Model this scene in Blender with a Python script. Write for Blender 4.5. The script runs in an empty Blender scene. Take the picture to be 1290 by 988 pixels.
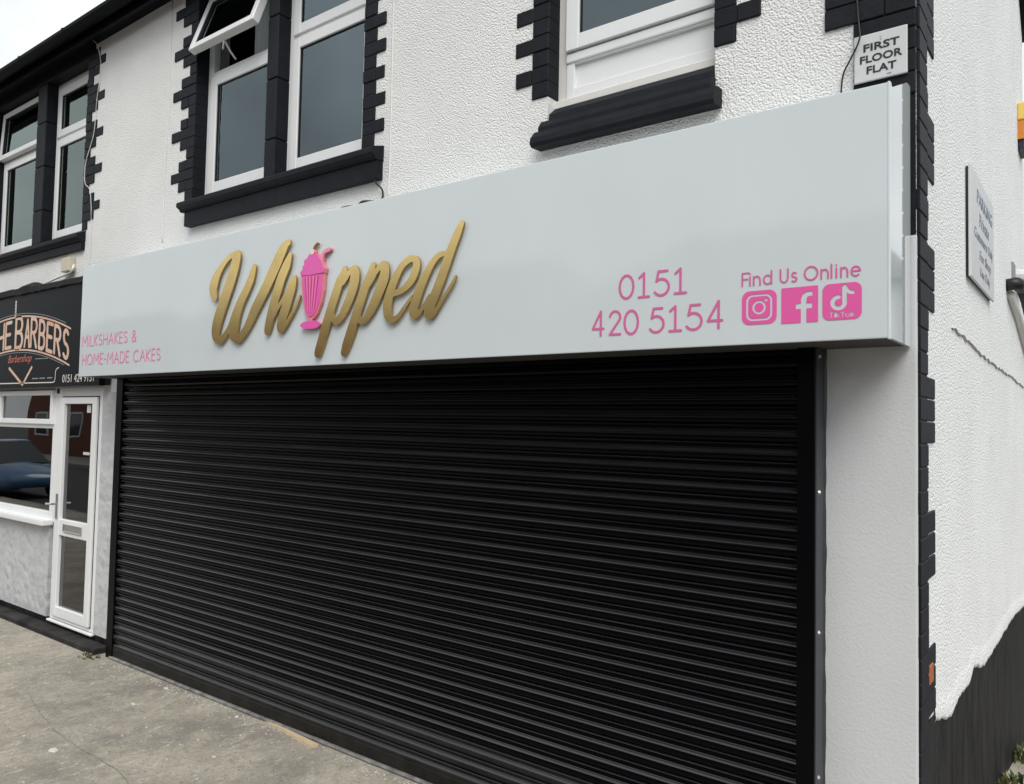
import bpy, bmesh, math, random
import numpy as np
from mathutils import Vector, Matrix
from mathutils.geometry import tessellate_polygon
random.seed(7)
S = bpy.context.scene
COL = S.collection
R = math.radians

# ------------------------------------------------------------ camera, world, sun, exposure
cd = bpy.data.cameras.new('camera')
cam = bpy.data.objects.new('camera', cd); COL.objects.link(cam)
yaw, pit, rol = -0.65232, 0.043577, 0.020056
fw = Vector((math.sin(yaw)*math.cos(pit), math.cos(yaw)*math.cos(pit), math.sin(pit)))
r0 = Vector((math.cos(yaw), -math.sin(yaw), 0)); u0 = r0.cross(fw)
rt = math.cos(rol)*r0 + math.sin(rol)*u0
up = -math.sin(rol)*r0 + math.cos(rol)*u0
M = Matrix((rt, up, -fw)).transposed().to_4x4()
M.translation = Vector((6.55923, -3.2513, 1.97465))
cam.matrix_world = M
cd.sensor_width = 36; cd.lens = 36*990.114/1290
cd.clip_start = .05; cd.clip_end = 2000
S.camera = cam

SUN_EL, SUN_AZ = 50, 205          # elevation, compass-like azimuth (from the street side, a little right)
W = bpy.data.worlds.new('World'); S.world = W; W.use_nodes = True
nt = W.node_tree; N = nt.nodes; LK = nt.links
bg = N['Background']
sky = N.new('ShaderNodeTexSky'); sky.sky_type = 'NISHITA'; sky.sun_disc = False
sdir = Vector((.60, -.65, 0)).normalized()*math.cos(R(SUN_EL)) + Vector((0, 0, math.sin(R(SUN_EL))))
sky.sun_elevation = R(SUN_EL); sky.sun_rotation = math.atan2(sdir.x, sdir.y)
sky.air_density = 1.0; sky.dust_density = 4.0; sky.ozone_density = 1.0
hs = N.new('ShaderNodeHueSaturation'); hs.inputs['Saturation'].default_value = .22
LK.new(sky.outputs[0], hs.inputs['Color'])
tc = N.new('ShaderNodeTexCoord'); no = N.new('ShaderNodeTexNoise')
no.inputs['Scale'].default_value = 3.2; no.inputs['Detail'].default_value = 6; no.inputs['Roughness'].default_value = .55
LK.new(tc.outputs['Generated'], no.inputs['Vector'])
mr = N.new('ShaderNodeMapRange'); mr.inputs[1].default_value = .3; mr.inputs[2].default_value = .7
mr.inputs[3].default_value = .68; mr.inputs[4].default_value = 1.2
LK.new(no.outputs[0], mr.inputs[0])
cl = N.new('ShaderNodeMix'); cl.data_type = 'RGBA'; cl.inputs[0].default_value = .8      # even cloud cover over the clear sky
LK.new(hs.outputs[0], cl.inputs[6]); cl.inputs[7].default_value = (4.9, 5.15, 5.3, 1)
mx = N.new('ShaderNodeVectorMath'); mx.operation = 'MULTIPLY'
LK.new(cl.outputs[2], mx.inputs[0]); LK.new(mr.outputs[0], mx.inputs[1])
LK.new(mx.outputs[0], bg.inputs['Color'])
bg.inputs['Strength'].default_value = .15
sl = bpy.data.lights.new('sun', 'SUN'); sl.energy = 1.5; sl.angle = R(35); sl.color = (1, .97, .93)
sun = bpy.data.objects.new('sun', sl); COL.objects.link(sun)
sun.rotation_euler = sdir.to_track_quat('Z', 'Y').to_euler()
S.view_settings.view_transform = 'Standard'; S.view_settings.look = 'None'
S.view_settings.exposure = .5; S.view_settings.gamma = 1

# ------------------------------------------------------------ materials
def mat(name, col, rough=.6, metal=0., spec=.5, var=0., vscale=3., col2=None, bump=0., bscale=80., bdist=.01,
        detail=6, coat=0., voro=0., vsc=40., streak=None):
    m = bpy.data.materials.new(name); m.use_nodes = True
    t = m.node_tree; n = t.nodes; l = t.links; b = n['Principled BSDF']
    b.inputs['Base Color'].default_value = (*col, 1); b.inputs['Roughness'].default_value = rough
    b.inputs['Metallic'].default_value = metal; b.inputs['Specular IOR Level'].default_value = spec
    b.inputs['Coat Weight'].default_value = coat; b.inputs['Coat Roughness'].default_value = .08
    g = n.new('ShaderNodeNewGeometry'); pos = g.outputs['Position']
    if var > 0 or col2:
        a = n.new('ShaderNodeTexNoise'); a.inputs['Scale'].default_value = vscale; a.inputs['Detail'].default_value = detail
        a.inputs['Roughness'].default_value = .62
        if streak:
            mp = n.new('ShaderNodeMapping'); mp.inputs['Scale'].default_value = streak
            l.new(pos, mp.inputs[0]); l.new(mp.outputs[0], a.inputs['Vector'])
        else: l.new(pos, a.inputs['Vector'])
        r = n.new('ShaderNodeMapRange'); r.inputs[1].default_value = .35; r.inputs[2].default_value = .68
        l.new(a.outputs[0], r.inputs[0])
        mixn = n.new('ShaderNodeMix'); mixn.data_type = 'RGBA'
        c2 = col2 if col2 else tuple(c*(1-var) for c in col)
        mixn.inputs[6].default_value = (*col, 1); mixn.inputs[7].default_value = (*c2, 1)
        l.new(r.outputs[0], mixn.inputs[0]); l.new(mixn.outputs[2], b.inputs['Base Color'])
    if bump > 0 or voro > 0:
        a = n.new('ShaderNodeTexNoise'); a.inputs['Scale'].default_value = bscale; a.inputs['Detail'].default_value = 4
        l.new(pos, a.inputs['Vector']); h = a.outputs[0]
        if voro > 0:
            v = n.new('ShaderNodeTexVoronoi'); v.feature = 'SMOOTH_F1'; v.inputs['Scale'].default_value = vsc
            v.inputs['Smoothness'].default_value = .5
            l.new(pos, v.inputs['Vector'])
            ma = n.new('ShaderNodeMath'); ma.operation = 'MULTIPLY_ADD'; ma.inputs[1].default_value = -voro
            l.new(v.outputs['Distance'], ma.inputs[0]); l.new(h, ma.inputs[2]); h = ma.outputs[0]
        bp = n.new('ShaderNodeBump'); bp.inputs['Strength'].default_value = max(bump, .01); bp.inputs['Distance'].default_value = bdist
        l.new(h, bp.inputs['Height']); l.new(bp.outputs[0], b.inputs['Normal'])
    return m

def glass_mat(name, tint=(.75, .8, .8), ior=1.75, refl=(1, 1, 1)):
    m = bpy.data.materials.new(name); m.use_nodes = True
    t = m.node_tree; n = t.nodes; l = t.links; n.remove(n['Principled BSDF'])
    tr = n.new('ShaderNodeBsdfTransparent'); tr.inputs[0].default_value = (*tint, 1)
    gl = n.new('ShaderNodeBsdfGlossy'); gl.inputs['Roughness'].default_value = .0; gl.inputs[0].default_value = (*refl, 1)
    g = n.new('ShaderNodeNewGeometry'); a = n.new('ShaderNodeTexNoise'); a.inputs['Scale'].default_value = 1.6
    a.inputs['Detail'].default_value = 0
    l.new(g.outputs['Position'], a.inputs['Vector'])
    bp = n.new('ShaderNodeBump'); bp.inputs['Strength'].default_value = .25; bp.inputs['Distance'].default_value = .01
    l.new(a.outputs[0], bp.inputs['Height']); l.new(bp.outputs[0], gl.inputs['Normal'])
    f = n.new('ShaderNodeFresnel'); f.inputs[0].default_value = ior
    mi = n.new('ShaderNodeMixShader'); l.new(f.outputs[0], mi.inputs[0]); l.new(tr.outputs[0], mi.inputs[1]); l.new(gl.outputs[0], mi.inputs[2])
    l.new(mi.outputs[0], n['Material Output'].inputs[0])
    return m

MT = {}
MT['rough'] = mat('roughcast', (.81, .81, .795), .85, var=.06, vscale=2.0, bump=.8, bscale=100, bdist=.009, voro=.9, vsc=105)
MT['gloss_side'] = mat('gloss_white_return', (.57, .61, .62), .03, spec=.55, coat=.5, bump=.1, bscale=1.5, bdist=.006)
MT['rough_side'] = mat('roughcast_side', (.86, .87, .86), .85, var=.07, vscale=1.6, bump=.9, bscale=95, bdist=.009, voro=.8, vsc=85)
MT['smooth'] = mat('smooth_render', (.60, .61, .62), .8, var=.06, vscale=2, bump=.4, bscale=90, bdist=.004)
MT['grey'] = mat('grey_render', (.52, .53, .54), .8, col2=(.45, .46, .47), vscale=5, bump=.9, bscale=14, bdist=.014, voro=.8, vsc=11)
MT['black'] = mat('black_masonry_paint', (.0033, .0046, .0078), .6, col2=(.008, .010, .014), vscale=11, detail=8, bump=.5, bscale=60, bdist=.004, spec=.22)
MT['plinth'] = mat('worn_black_paint', (.0026, .0028, .0036), .65, spec=.12, col2=(.026, .026, .027), vscale=16, detail=9, bump=.8, bscale=25, bdist=.010, streak=(1, 1, .22))
MT['step'] = mat('dusty_black_step', (.010, .010, .012), .7, spec=.2, col2=(.045, .042, .038), vscale=5, bump=.6, bscale=30, bdist=.006)
MT['upvc'] = mat('white_upvc', (.78, .79, .79), .35, var=.04, vscale=4)
MT['upvc_old'] = mat('yellowed_upvc', (.74, .73, .69), .4, var=.08, vscale=5)
MT['gasket'] = mat('black_gasket', (.01, .01, .01), .6)
MT['glass'] = glass_mat('window_glass', ior=2.15, refl=(.78, .93, 1.0))
MT['glass_green'] = glass_mat('greenish_glass', (.8, .86, .82), ior=2.3, refl=(.86, 1.0, .94))
MT['glass_low'] = glass_mat('shop_glass', (.6, .62, .6), 1.8)
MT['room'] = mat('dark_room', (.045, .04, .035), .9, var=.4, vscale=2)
MT['curtain'] = mat('curtain_cloth', (.75, .77, .76), .9, var=.25, vscale=9, streak=(3, 3, .2))
MT['net'] = mat('pale_green_curtain', (.55, .66, .60), .9, var=.3, vscale=9, streak=(3, 3, .2))
MT['shutter'] = mat('black_powder_coat', (.0010, .0011, .0018), .2, spec=.09, var=.3, vscale=3, bump=.1, bscale=7, bdist=.003)
MT['shutter_low'] = mat('dusty_powder_coat', (.006, .006, .006), .4, spec=.25, col2=(.018, .017, .015), vscale=8, bump=.12, bscale=9, bdist=.004)
MT['shutter_glint'] = mat('painted_glint_on_black', (.020, .021, .024), .13, var=.6, vscale=2.5, spec=.65, streak=(.6, 4, 9))  # paler, glossier colour paints the sky highlight onto the slat ledges
MT['guide'] = mat('black_guide', (.001, .0012, .002), .35, spec=.10, var=.3, vscale=4)
MT['guide_side'] = mat('grey_guide_side', (.032, .036, .042), .45, var=.25, vscale=7)
MT['steel'] = mat('steel', (.6, .6, .6), .3, metal=1.)
MT['dull'] = mat('dusty_rail', (.10, .10, .10), .6, col2=(.28, .27, .25), vscale=14, bump=.3, bscale=60, bdist=.003)
MT['sign'] = mat('gloss_white_panel', (.615, .668, .68), .07, spec=.5, coat=.35, var=.025, vscale=2.2, streak=(1.5, 1, .5), bump=.14, bscale=1.1, bdist=.012)
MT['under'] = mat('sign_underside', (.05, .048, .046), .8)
MT['gold'] = mat('brushed_gold', (.97, .70, .28), .20, metal=1., var=.22, vscale=4, bump=.08, bscale=5, bdist=.004)
MT['goldedge'] = mat('gold_edge', (.42, .27, .10), .4, metal=.9)
MT['pink'] = mat('pink_vinyl', (.74, .105, .36), .35)
MT['pinktext'] = mat('pink_vinyl_text', (.62, .13, .32), .4)
MT['smallpink'] = mat('pale_pink_print', (.66, .20, .36), .4)
MT['palepink'] = mat('pale_pink_vinyl', (.78, .30, .44), .4)
MT['pinkface'] = mat('pink_acrylic', (.76, .10, .42), .3, coat=.3)
MT['pinkedge'] = mat('salmon_acrylic_edge', (.72, .22, .27), .4)
MT['rib'] = mat('dark_pink_line', (.50, .05, .20), .4)
MT['cherry'] = mat('cherry_white', (.75, .70, .64), .3)
MT['barb'] = mat('barber_board', (.003, .0052, .0065), .4, spec=.08, var=.3, vscale=4)
MT['felt'] = mat('black_felt', (.008, .008, .009), .9, bump=.8, bscale=30, bdist=.01)
MT['copper'] = mat('copper_print', (.62, .36, .25), .45, col2=(.68, .52, .42), vscale=9)
MT['redprint'] = mat('red_print', (.45, .13, .11), .5)
MT['whiteprint'] = mat('white_print', (.62, .58, .55), .5)
MT['greyprint'] = mat('grey_print', (.22, .23, .25), .5)
MT['plate'] = mat('white_plate', (.60, .61, .61), .4, var=.08, vscale=14)
MT['blackprint'] = mat('black_print', (.012, .012, .014), .5)
MT['blueprint'] = mat('faded_blue_print', (.24, .30, .38), .6, var=.35, vscale=20)
MT['fadeprint'] = mat('faded_grey_print', (.28, .29, .32), .6, var=.35, vscale=20)
MT['orange'] = mat('orange_plastic', (.62, .22, .03), .4)
MT['yellow'] = mat('yellow_plastic', (.78, .55, .13), .4)
MT['navy'] = mat('navy_plastic', (.012, .014, .035), .4)
MT['cable'] = mat('black_cable', (.01, .01, .011), .5)
MT['wcable'] = mat('white_cable', (.72, .72, .68), .5)
MT['cream'] = mat('cream_plastic', (.55, .50, .38), .5)
MT['timber'] = mat('raw_timber', (.66, .51, .33), .7, var=.3, vscale=30, streak=(.3, 6, 6))
MT['crack'] = mat('crack_shadow', (.40, .39, .37), .9)
MT['paintgap'] = mat('dark_crack', (.17, .16, .14), .9)
MT['redbrick'] = mat('bare_red_brick', (.42, .12, .045), .9, var=.3, vscale=40, bump=.6, bscale=90, bdist=.004)
MT['leaf'] = mat('weed_leaf', (.045, .075, .02), .6, col2=(.09, .095, .03), vscale=30)
MT['straw'] = mat('dry_leaf', (.30, .24, .12), .7)
MT['flake'] = mat('plaster_flake', (.62, .60, .55), .9, var=.25, vscale=30)
MT['slate'] = mat('roof_slate', (.055, .06, .065), .6, var=.35, vscale=5, bump=.4, bscale=20, bdist=.01)
MT['gutter'] = mat('black_gutter', (.003, .004, .005), .5, spec=.08)
MT['tarmac'] = mat('tarmac', (.05, .05, .052), .85, var=.25, vscale=3, bump=.6, bscale=120, bdist=.006)
MT['kerb'] = mat('kerb_concrete', (.28, .27, .25), .85, var=.2, vscale=6, bump=.4, bscale=60, bdist=.004)
MT['brickwall'] = mat('far_brick', (.22, .085, .05), .85, col2=(.15, .06, .04), vscale=9, bump=.3, bscale=30, bdist=.01)
MT['car'] = mat('blue_car_paint', (.05, .13, .25), .25, spec=.6, coat=1.)
MT['tyre'] = mat('tyre_rubber', (.02, .02, .02), .8)
MT['carglass'] = mat('car_glass', (.02, .025, .03), .05, spec=.8)

def pavement_material():
    m = bpy.data.materials.new('worn_concrete'); m.use_nodes = True
    t = m.node_tree; n = t.nodes; l = t.links; b = n['Principled BSDF']; b.inputs['Roughness'].default_value = .9
    g = n.new('ShaderNodeNewGeometry')
    def noise(sc, det=6, rough=.6, mapscale=None):
        a = n.new('ShaderNodeTexNoise'); a.inputs['Scale'].default_value = sc; a.inputs['Detail'].default_value = det
        a.inputs['Roughness'].default_value = rough
        if mapscale:
            mp = n.new('ShaderNodeMapping'); mp.inputs['Scale'].default_value = mapscale; mp.inputs['Rotation'].default_value = (0, 0, .3)
            l.new(g.outputs['Position'], mp.inputs[0]); l.new(mp.outputs[0], a.inputs['Vector'])
        else: l.new(g.outputs['Position'], a.inputs['Vector'])
        return a.outputs[0]
    def ramp(x, a, bb):
        r = n.new('ShaderNodeMapRange'); r.inputs[1].default_value = a; r.inputs[2].default_value = bb
        l.new(x, r.inputs[0]); return r.outputs[0]
    def mix(f, c1, c2):
        mi = n.new('ShaderNodeMix'); mi.data_type = 'RGBA'; l.new(f, mi.inputs[0])
        for i, c in ((6, c1), (7, c2)):
            if isinstance(c, tuple): mi.inputs[i].default_value = (*c, 1)
            else: l.new(c, mi.inputs[i])
        return mi.outputs[2]
    base = mix(ramp(noise(1.5, 7, .7), .38, .62), (.42, .38, .31), (.235, .215, .18))
    base = mix(ramp(noise(2.7, 4, .7), .52, .72), base, (.42, .37, .295))
    base = mix(ramp(noise(16, 9, .82), .50, .68), base, (.19, .18, .16))
    base = mix(ramp(noise(9, 8, .8, (1.7, .6, 1)), .55, .66), base, (.52, .49, .43))
    base = mix(ramp(noise(30, 6, .7, (1.4, .8, 1)), .60, .68), base, (.62, .60, .54))
    base = mix(ramp(noise(55, 4, .65), .58, .67), base, (.13, .12, .105))
    l.new(base, b.inputs['Base Color'])
    bp = n.new('ShaderNodeBump'); bp.inputs['Strength'].default_value = .9; bp.inputs['Distance'].default_value = .010
    l.new(noise(34, 8, .72), bp.inputs['Height']); l.new(bp.outputs[0], b.inputs['Normal'])
    return m
MT['pave'] = pavement_material()

# ------------------------------------------------------------ object helpers
WLOC = {}
def link(o, parent=None, loc=(0, 0, 0)):
    COL.objects.link(o)
    w = Vector(loc); WLOC[o] = w
    if parent: o.parent = parent; o.location = w - WLOC[parent]
    else: o.location = w
    return o
def thing(name, label, cat, loc=(0, 0, 0), group=None):
    o = bpy.data.objects.new(name, None); o.empty_display_size = .2
    link(o, None, loc); o['label'] = label; o['category'] = cat
    if group: o['group'] = group
    return o
def mesh_of(bm, name, m, smooth=False):
    bmesh.ops.recalc_face_normals(bm, faces=bm.faces)
    me = bpy.data.meshes.new(name); bm.to_mesh(me); bm.free()
    for mm in (m if isinstance(m, (list, tuple)) else [m]): me.materials.append(mm)
    if smooth:
        for p in me.polygons: p.use_smooth = True
    return me
def part(name, bm, m, parent=None, loc=(0, 0, 0), smooth=False, label=None):
    me = bm if isinstance(bm, bpy.types.Mesh) else mesh_of(bm, name, m, smooth)
    o = bpy.data.objects.new(name, me); link(o, parent, loc)
    if label: o['label'] = label
    return o
def tag(o, label, cat, group=None):
    o['label'] = label; o['category'] = cat
    if group: o['group'] = group
    return o
def structure(o): o['kind'] = 'structure'; return o

def box(bm, x0, x1, y0, y1, z0, z1, bev=0, seg=1):
    r = bmesh.ops.create_cube(bm, size=1)
    vs = r['verts']
    for v in vs: v.co = Vector(((x0+x1)/2+v.co.x*(x1-x0), (y0+y1)/2+v.co.y*(y1-y0), (z0+z1)/2+v.co.z*(z1-z0)))
    if bev > 0:
        es = list({e for v in vs for e in v.link_edges})
        bmesh.ops.bevel(bm, geom=es, offset=bev, segments=seg, affect='EDGES', profile=.6)
    return bm
def nbox(*a, **k): return box(bmesh.new(), *a, **k)
def tube(bm, pts, r, n=6, cap=True):
    pts = [Vector(p) for p in pts]; rings = []
    for i, p in enumerate(pts):
        d = (pts[min(i+1, len(pts)-1)] - pts[max(i-1, 0)]).normalized()
        a = d.orthogonal().normalized() if i == 0 else (pa - d*pa.dot(d)).normalized()
        pa = a; b = d.cross(a)
        rr = r[i] if isinstance(r, (list, tuple)) else r
        rings.append([bm.verts.new(p + rr*(math.cos(2*math.pi*k/n)*a + math.sin(2*math.pi*k/n)*b)) for k in range(n)])
    for A, B in zip(rings, rings[1:]):
        for k in range(n): bm.faces.new((A[k], A[(k+1) % n], B[(k+1) % n], B[k]))
    if cap: bm.faces.new(rings[0]); bm.faces.new(rings[-1])
    return bm
def prism_x(bm, prof, x0, x1):           # profile of (y,z) swept along x
    a = [bm.verts.new((x0, y, z)) for y, z in prof]; b = [bm.verts.new((x1, y, z)) for y, z in prof]
    n = len(prof)
    for i in range(n): bm.faces.new((a[i], a[(i+1) % n], b[(i+1) % n], b[i]))
    bm.faces.new(a); bm.faces.new(b); return bm
def spline(pts, n=8):                     # Catmull-Rom through points of any dimension
    P = [np.array(p, float) for p in pts]; P = [2*P[0]-P[1]] + P + [2*P[-1]-P[-2]]; out = []
    for i in range(1, len(P)-2):
        for k in range(n):
            t = k/n
            out.append(.5*((2*P[i]) + (-P[i-1]+P[i+1])*t + (2*P[i-1]-5*P[i]+4*P[i+1]-P[i+2])*t*t + (-P[i-1]+3*P[i]-3*P[i+1]+P[i+2])*t**3))
    out.append(P[-2]); return out

def wall_panel(bm, x0, x1, z0, z1, yf, yb, holes):
    """front wall facing -y with rectangular holes, reveals and a back face"""
    xs = sorted({x0, x1, *[h[0] for h in holes], *[h[1] for h in holes]}); zs = sorted({z0, z1, *[h[2] for h in holes], *[h[3] for h in holes]})
    xs = [x for x in xs if x0 <= x <= x1]; zs = [z for z in zs if z0 <= z <= z1]
    V = {}
    def v(x, y, z):
        k = (round(x, 5), round(y, 5), round(z, 5))
        if k not in V: V[k] = bm.verts.new(k)
        return V[k]
    solid = lambda i, j: 0 <= i < len(xs)-1 and 0 <= j < len(zs)-1 and not any(h[0] < (xs[i]+xs[i+1])/2 < h[1] and h[2] < (zs[j]+zs[j+1])/2 < h[3] for h in holes)
    for i in range(len(xs)-1):
        for j in range(len(zs)-1):
            if not solid(i, j): continue
            a, b, c, d = xs[i], xs[i+1], zs[j], zs[j+1]
            bm.faces.new([v(a, yf, c), v(b, yf, c), v(b, yf, d), v(a, yf, d)])
            bm.faces.new([v(a, yb, d), v(b, yb, d), v(b, yb, c), v(a, yb, c)])
            for (di, dj, p, q) in ((-1, 0, (a, c), (a, d)), (1, 0, (b, d), (b, c)), (0, -1, (b, c), (a, c)), (0, 1, (a, d), (b, d))):
                if not solid(i+di, j+dj):
                    bm.faces.new([v(p[0], yf, p[1]), v(q[0], yf, q[1]), v(q[0], yb, q[1]), v(p[0], yb, p[1])])
    return bm

# ------------------------------------------------------------ outlines from distance fields (lettering, emblems)
def stroke_sdf(pts):                      # pts: (x, z, width)
    P = np.array(pts, float)
    def f(X, Z):
        D = np.full(X.shape, 9.)
        for a, b in zip(P[:-1], P[1:]):
            d = b[:2]-a[:2]; L = d@d + 1e-12
            t = np.clip(((X-a[0])*d[0]+(Z-a[1])*d[1])/L, 0, 1)
            D = np.minimum(D, np.hypot(X-a[0]-t*d[0], Z-a[1]-t*d[1]) - (a[2]+(b[2]-a[2])*t)/2)
        return D
    f.bb = (P[:, 0].min()-P[:, 2].max(), P[:, 0].max()+P[:, 2].max(), P[:, 1].min()-P[:, 2].max(), P[:, 1].max()+P[:, 2].max())
    return f
def union(fs):
    f = lambda X, Z: np.minimum.reduce([g(X, Z) for g in fs])
    f.bb = (min(g.bb[0] for g in fs), max(g.bb[1] for g in fs), min(g.bb[2] for g in fs), max(g.bb[3] for g in fs)); return f
def minus(a, b):
    f = lambda X, Z: np.maximum(a(X, Z), -b(X, Z)); f.bb = a.bb; return f
def rrect(x0, x1, z0, z1, r):
    cx, cz, hx, hz = (x0+x1)/2, (z0+z1)/2, (x1-x0)/2-r, (z1-z0)/2-r
    def f(X, Z):
        qx = np.abs(X-cx)-hx; qz = np.abs(Z-cz)-hz
        return np.hypot(np.maximum(qx, 0), np.maximum(qz, 0)) + np.minimum(np.maximum(qx, qz), 0) - r
    f.bb = (x0-.004, x1+.004, z0-.004, z1+.004); return f
def disc(cx, cz, r):
    f = lambda X, Z: np.hypot(X-cx, Z-cz)-r
    f.bb = (cx-r-.004, cx+r+.004, cz-r-.004, cz+r+.004); return f
def arcp(cx, cz, rx, rz, a0, a1, w, n=18):
    return [(cx+rx*math.cos(R(a0+(a1-a0)*k/n)), cz+rz*math.sin(R(a0+(a1-a0)*k/n)), w) for k in range(n+1)]
def contours(f, h):
    x0, x1, z0, z1 = f.bb; x0 -= 2*h; z0 -= 2*h
    nx = int((x1-x0)/h)+4; nz = int((z1-z0)/h)+4
    X, Z = np.meshgrid(x0+h*np.arange(nx), z0+h*np.arange(nz), indexing='ij')
    D = f(X, Z); D[np.abs(D) < 1e-7] = 1e-7
    B = D < 0; nxt = {}; pos = {}
    code = B[:-1, :-1]*1 + B[1:, :-1]*2 + B[1:, 1:]*4 + B[:-1, 1:]*8
    def ek(i, j, e):
        a, b = [((i, j), (i+1, j)), ((i+1, j), (i+1, j+1)), ((i, j+1), (i+1, j+1)), ((i, j), (i, j+1))][e]
        k = (a, b)
        if k not in pos:
            t = D[a]/(D[a]-D[b]); pos[k] = (X[a]+t*(X[b]-X[a]), Z[a]+t*(Z[b]-Z[a]))
        return k
    T = {1: [(3, 0)], 2: [(0, 1)], 3: [(3, 1)], 4: [(1, 2)], 5: [(3, 2), (1, 0)], 6: [(0, 2)], 7: [(3, 2)], 8: [(2, 3)], 9: [(2, 0)],
         10: [(2, 1), (0, 3)], 11: [(2, 1)], 12: [(1, 3)], 13: [(1, 0)], 14: [(0, 3)]}
    for i, j in zip(*np.nonzero((code > 0) & (code < 15))):
        for a, b in T[int(code[i, j])]: nxt[ek(i, j, a)] = ek(i, j, b)
    loops = []
    while nxt:
        s = next(iter(nxt)); L = []; k = s
        while k in nxt: L.append(pos[k]); k = nxt.pop(k)
        if len(L) > 5: loops.append(L)
    return loops
def rdp(L, eps):
    P = np.array(L); n = len(P); keep = np.zeros(n, bool); far = int(np.argmax(((P-P[0])**2).sum(1))); keep[0] = keep[far] = True
    st = [(0, far), (far, n)]
    while st:
        a, b = st.pop()
        if b-a < 2: continue
        p, q = P[a], P[b % n]; d = q-p; ln = np.hypot(*d)+1e-12
        s = P[a+1:b]-p; dist = np.abs(s[:, 0]*d[1]-s[:, 1]*d[0])/ln
        k = int(np.argmax(dist))
        if dist[k] > eps: m = a+1+k; keep[m] = True; st += [(a, m), (m, b)]
    return [L[i] for i in np.nonzero(keep)[0]]
def plate_mesh(f, h, yfront, thick, eps=None, bm=None, warp=None, sides=True, mat_side=0):
    bm = bm or bmesh.new()
    w = warp or (lambda x, z: (x, z))
    loops = [rdp([w(*p) for p in L], eps or h*.12) for L in contours(f, h)]; loops = [L for L in loops if len(L) > 2]
    if not loops: return bm
    flat = [p for L in loops for p in L]
    fr = [bm.verts.new((p[0], yfront, p[1])) for p in flat]
    offs = np.cumsum([0]+[len(L) for L in loops]); ar = []
    for L in loops:
        P_ = np.array(L); ar.append(.5*np.sum(P_[:, 0]*np.roll(P_[:, 1], -1)-np.roll(P_[:, 0], -1)*P_[:, 1]))
    sg = np.sign(ar[int(np.argmax(np.abs(ar)))])
    def inside(p, L):
        c = False
        for (xa, za), (xb, zb) in zip(L, L[1:]+L[:1]):
            if (za > p[1]) != (zb > p[1]) and p[0] < (xb-xa)*(p[1]-za)/(zb-za)+xa: c = not c
        return c
    outer = [i for i in range(len(loops)) if ar[i]*sg > 0]
    own = {i: [i] for i in outer}
    for i in range(len(loops)):
        if ar[i]*sg <= 0:
            c = [o for o in outer if inside(loops[i][0], loops[o])]
            if c: own[min(c, key=lambda o: abs(ar[o]))].append(i)
    for grp in own.values():
        ids = [k for g in grp for k in range(offs[g], offs[g+1])]
        for t in tessellate_polygon([[Vector((x, z, 0)) for x, z in loops[g]] for g in grp]):
            try: bm.faces.new([fr[ids[i]] for i in t])
            except ValueError: pass
    if sides:
        bk = [bm.verts.new((v.co.x, yfront+thick, v.co.z)) for v in fr]; o = 0
        for L in loops:
            n = len(L)
            for i in range(n):
                a, b = o+i, o+(i+1) % n
                q = bm.faces.new((fr[a], fr[b], bk[b], bk[a])); q.material_index = mat_side
            o += n
    return bm
def front_mesh(f, h, yfront, thick, name, mats, warp=None, eps=None):
    bm = plate_mesh(f, h, yfront, thick, eps=eps, warp=warp, mat_side=1 if len(mats) > 1 else 0)
    me = bpy.data.meshes.new(name)
    for fc in bm.faces:                     # caps face the street
        fc.normal_update()
        if abs(fc.normal.y) > .5 and fc.normal.y > 0: fc.normal_flip()
    bm.to_mesh(me); bm.free()
    for m in mats: me.materials.append(m)
    return me

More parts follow.
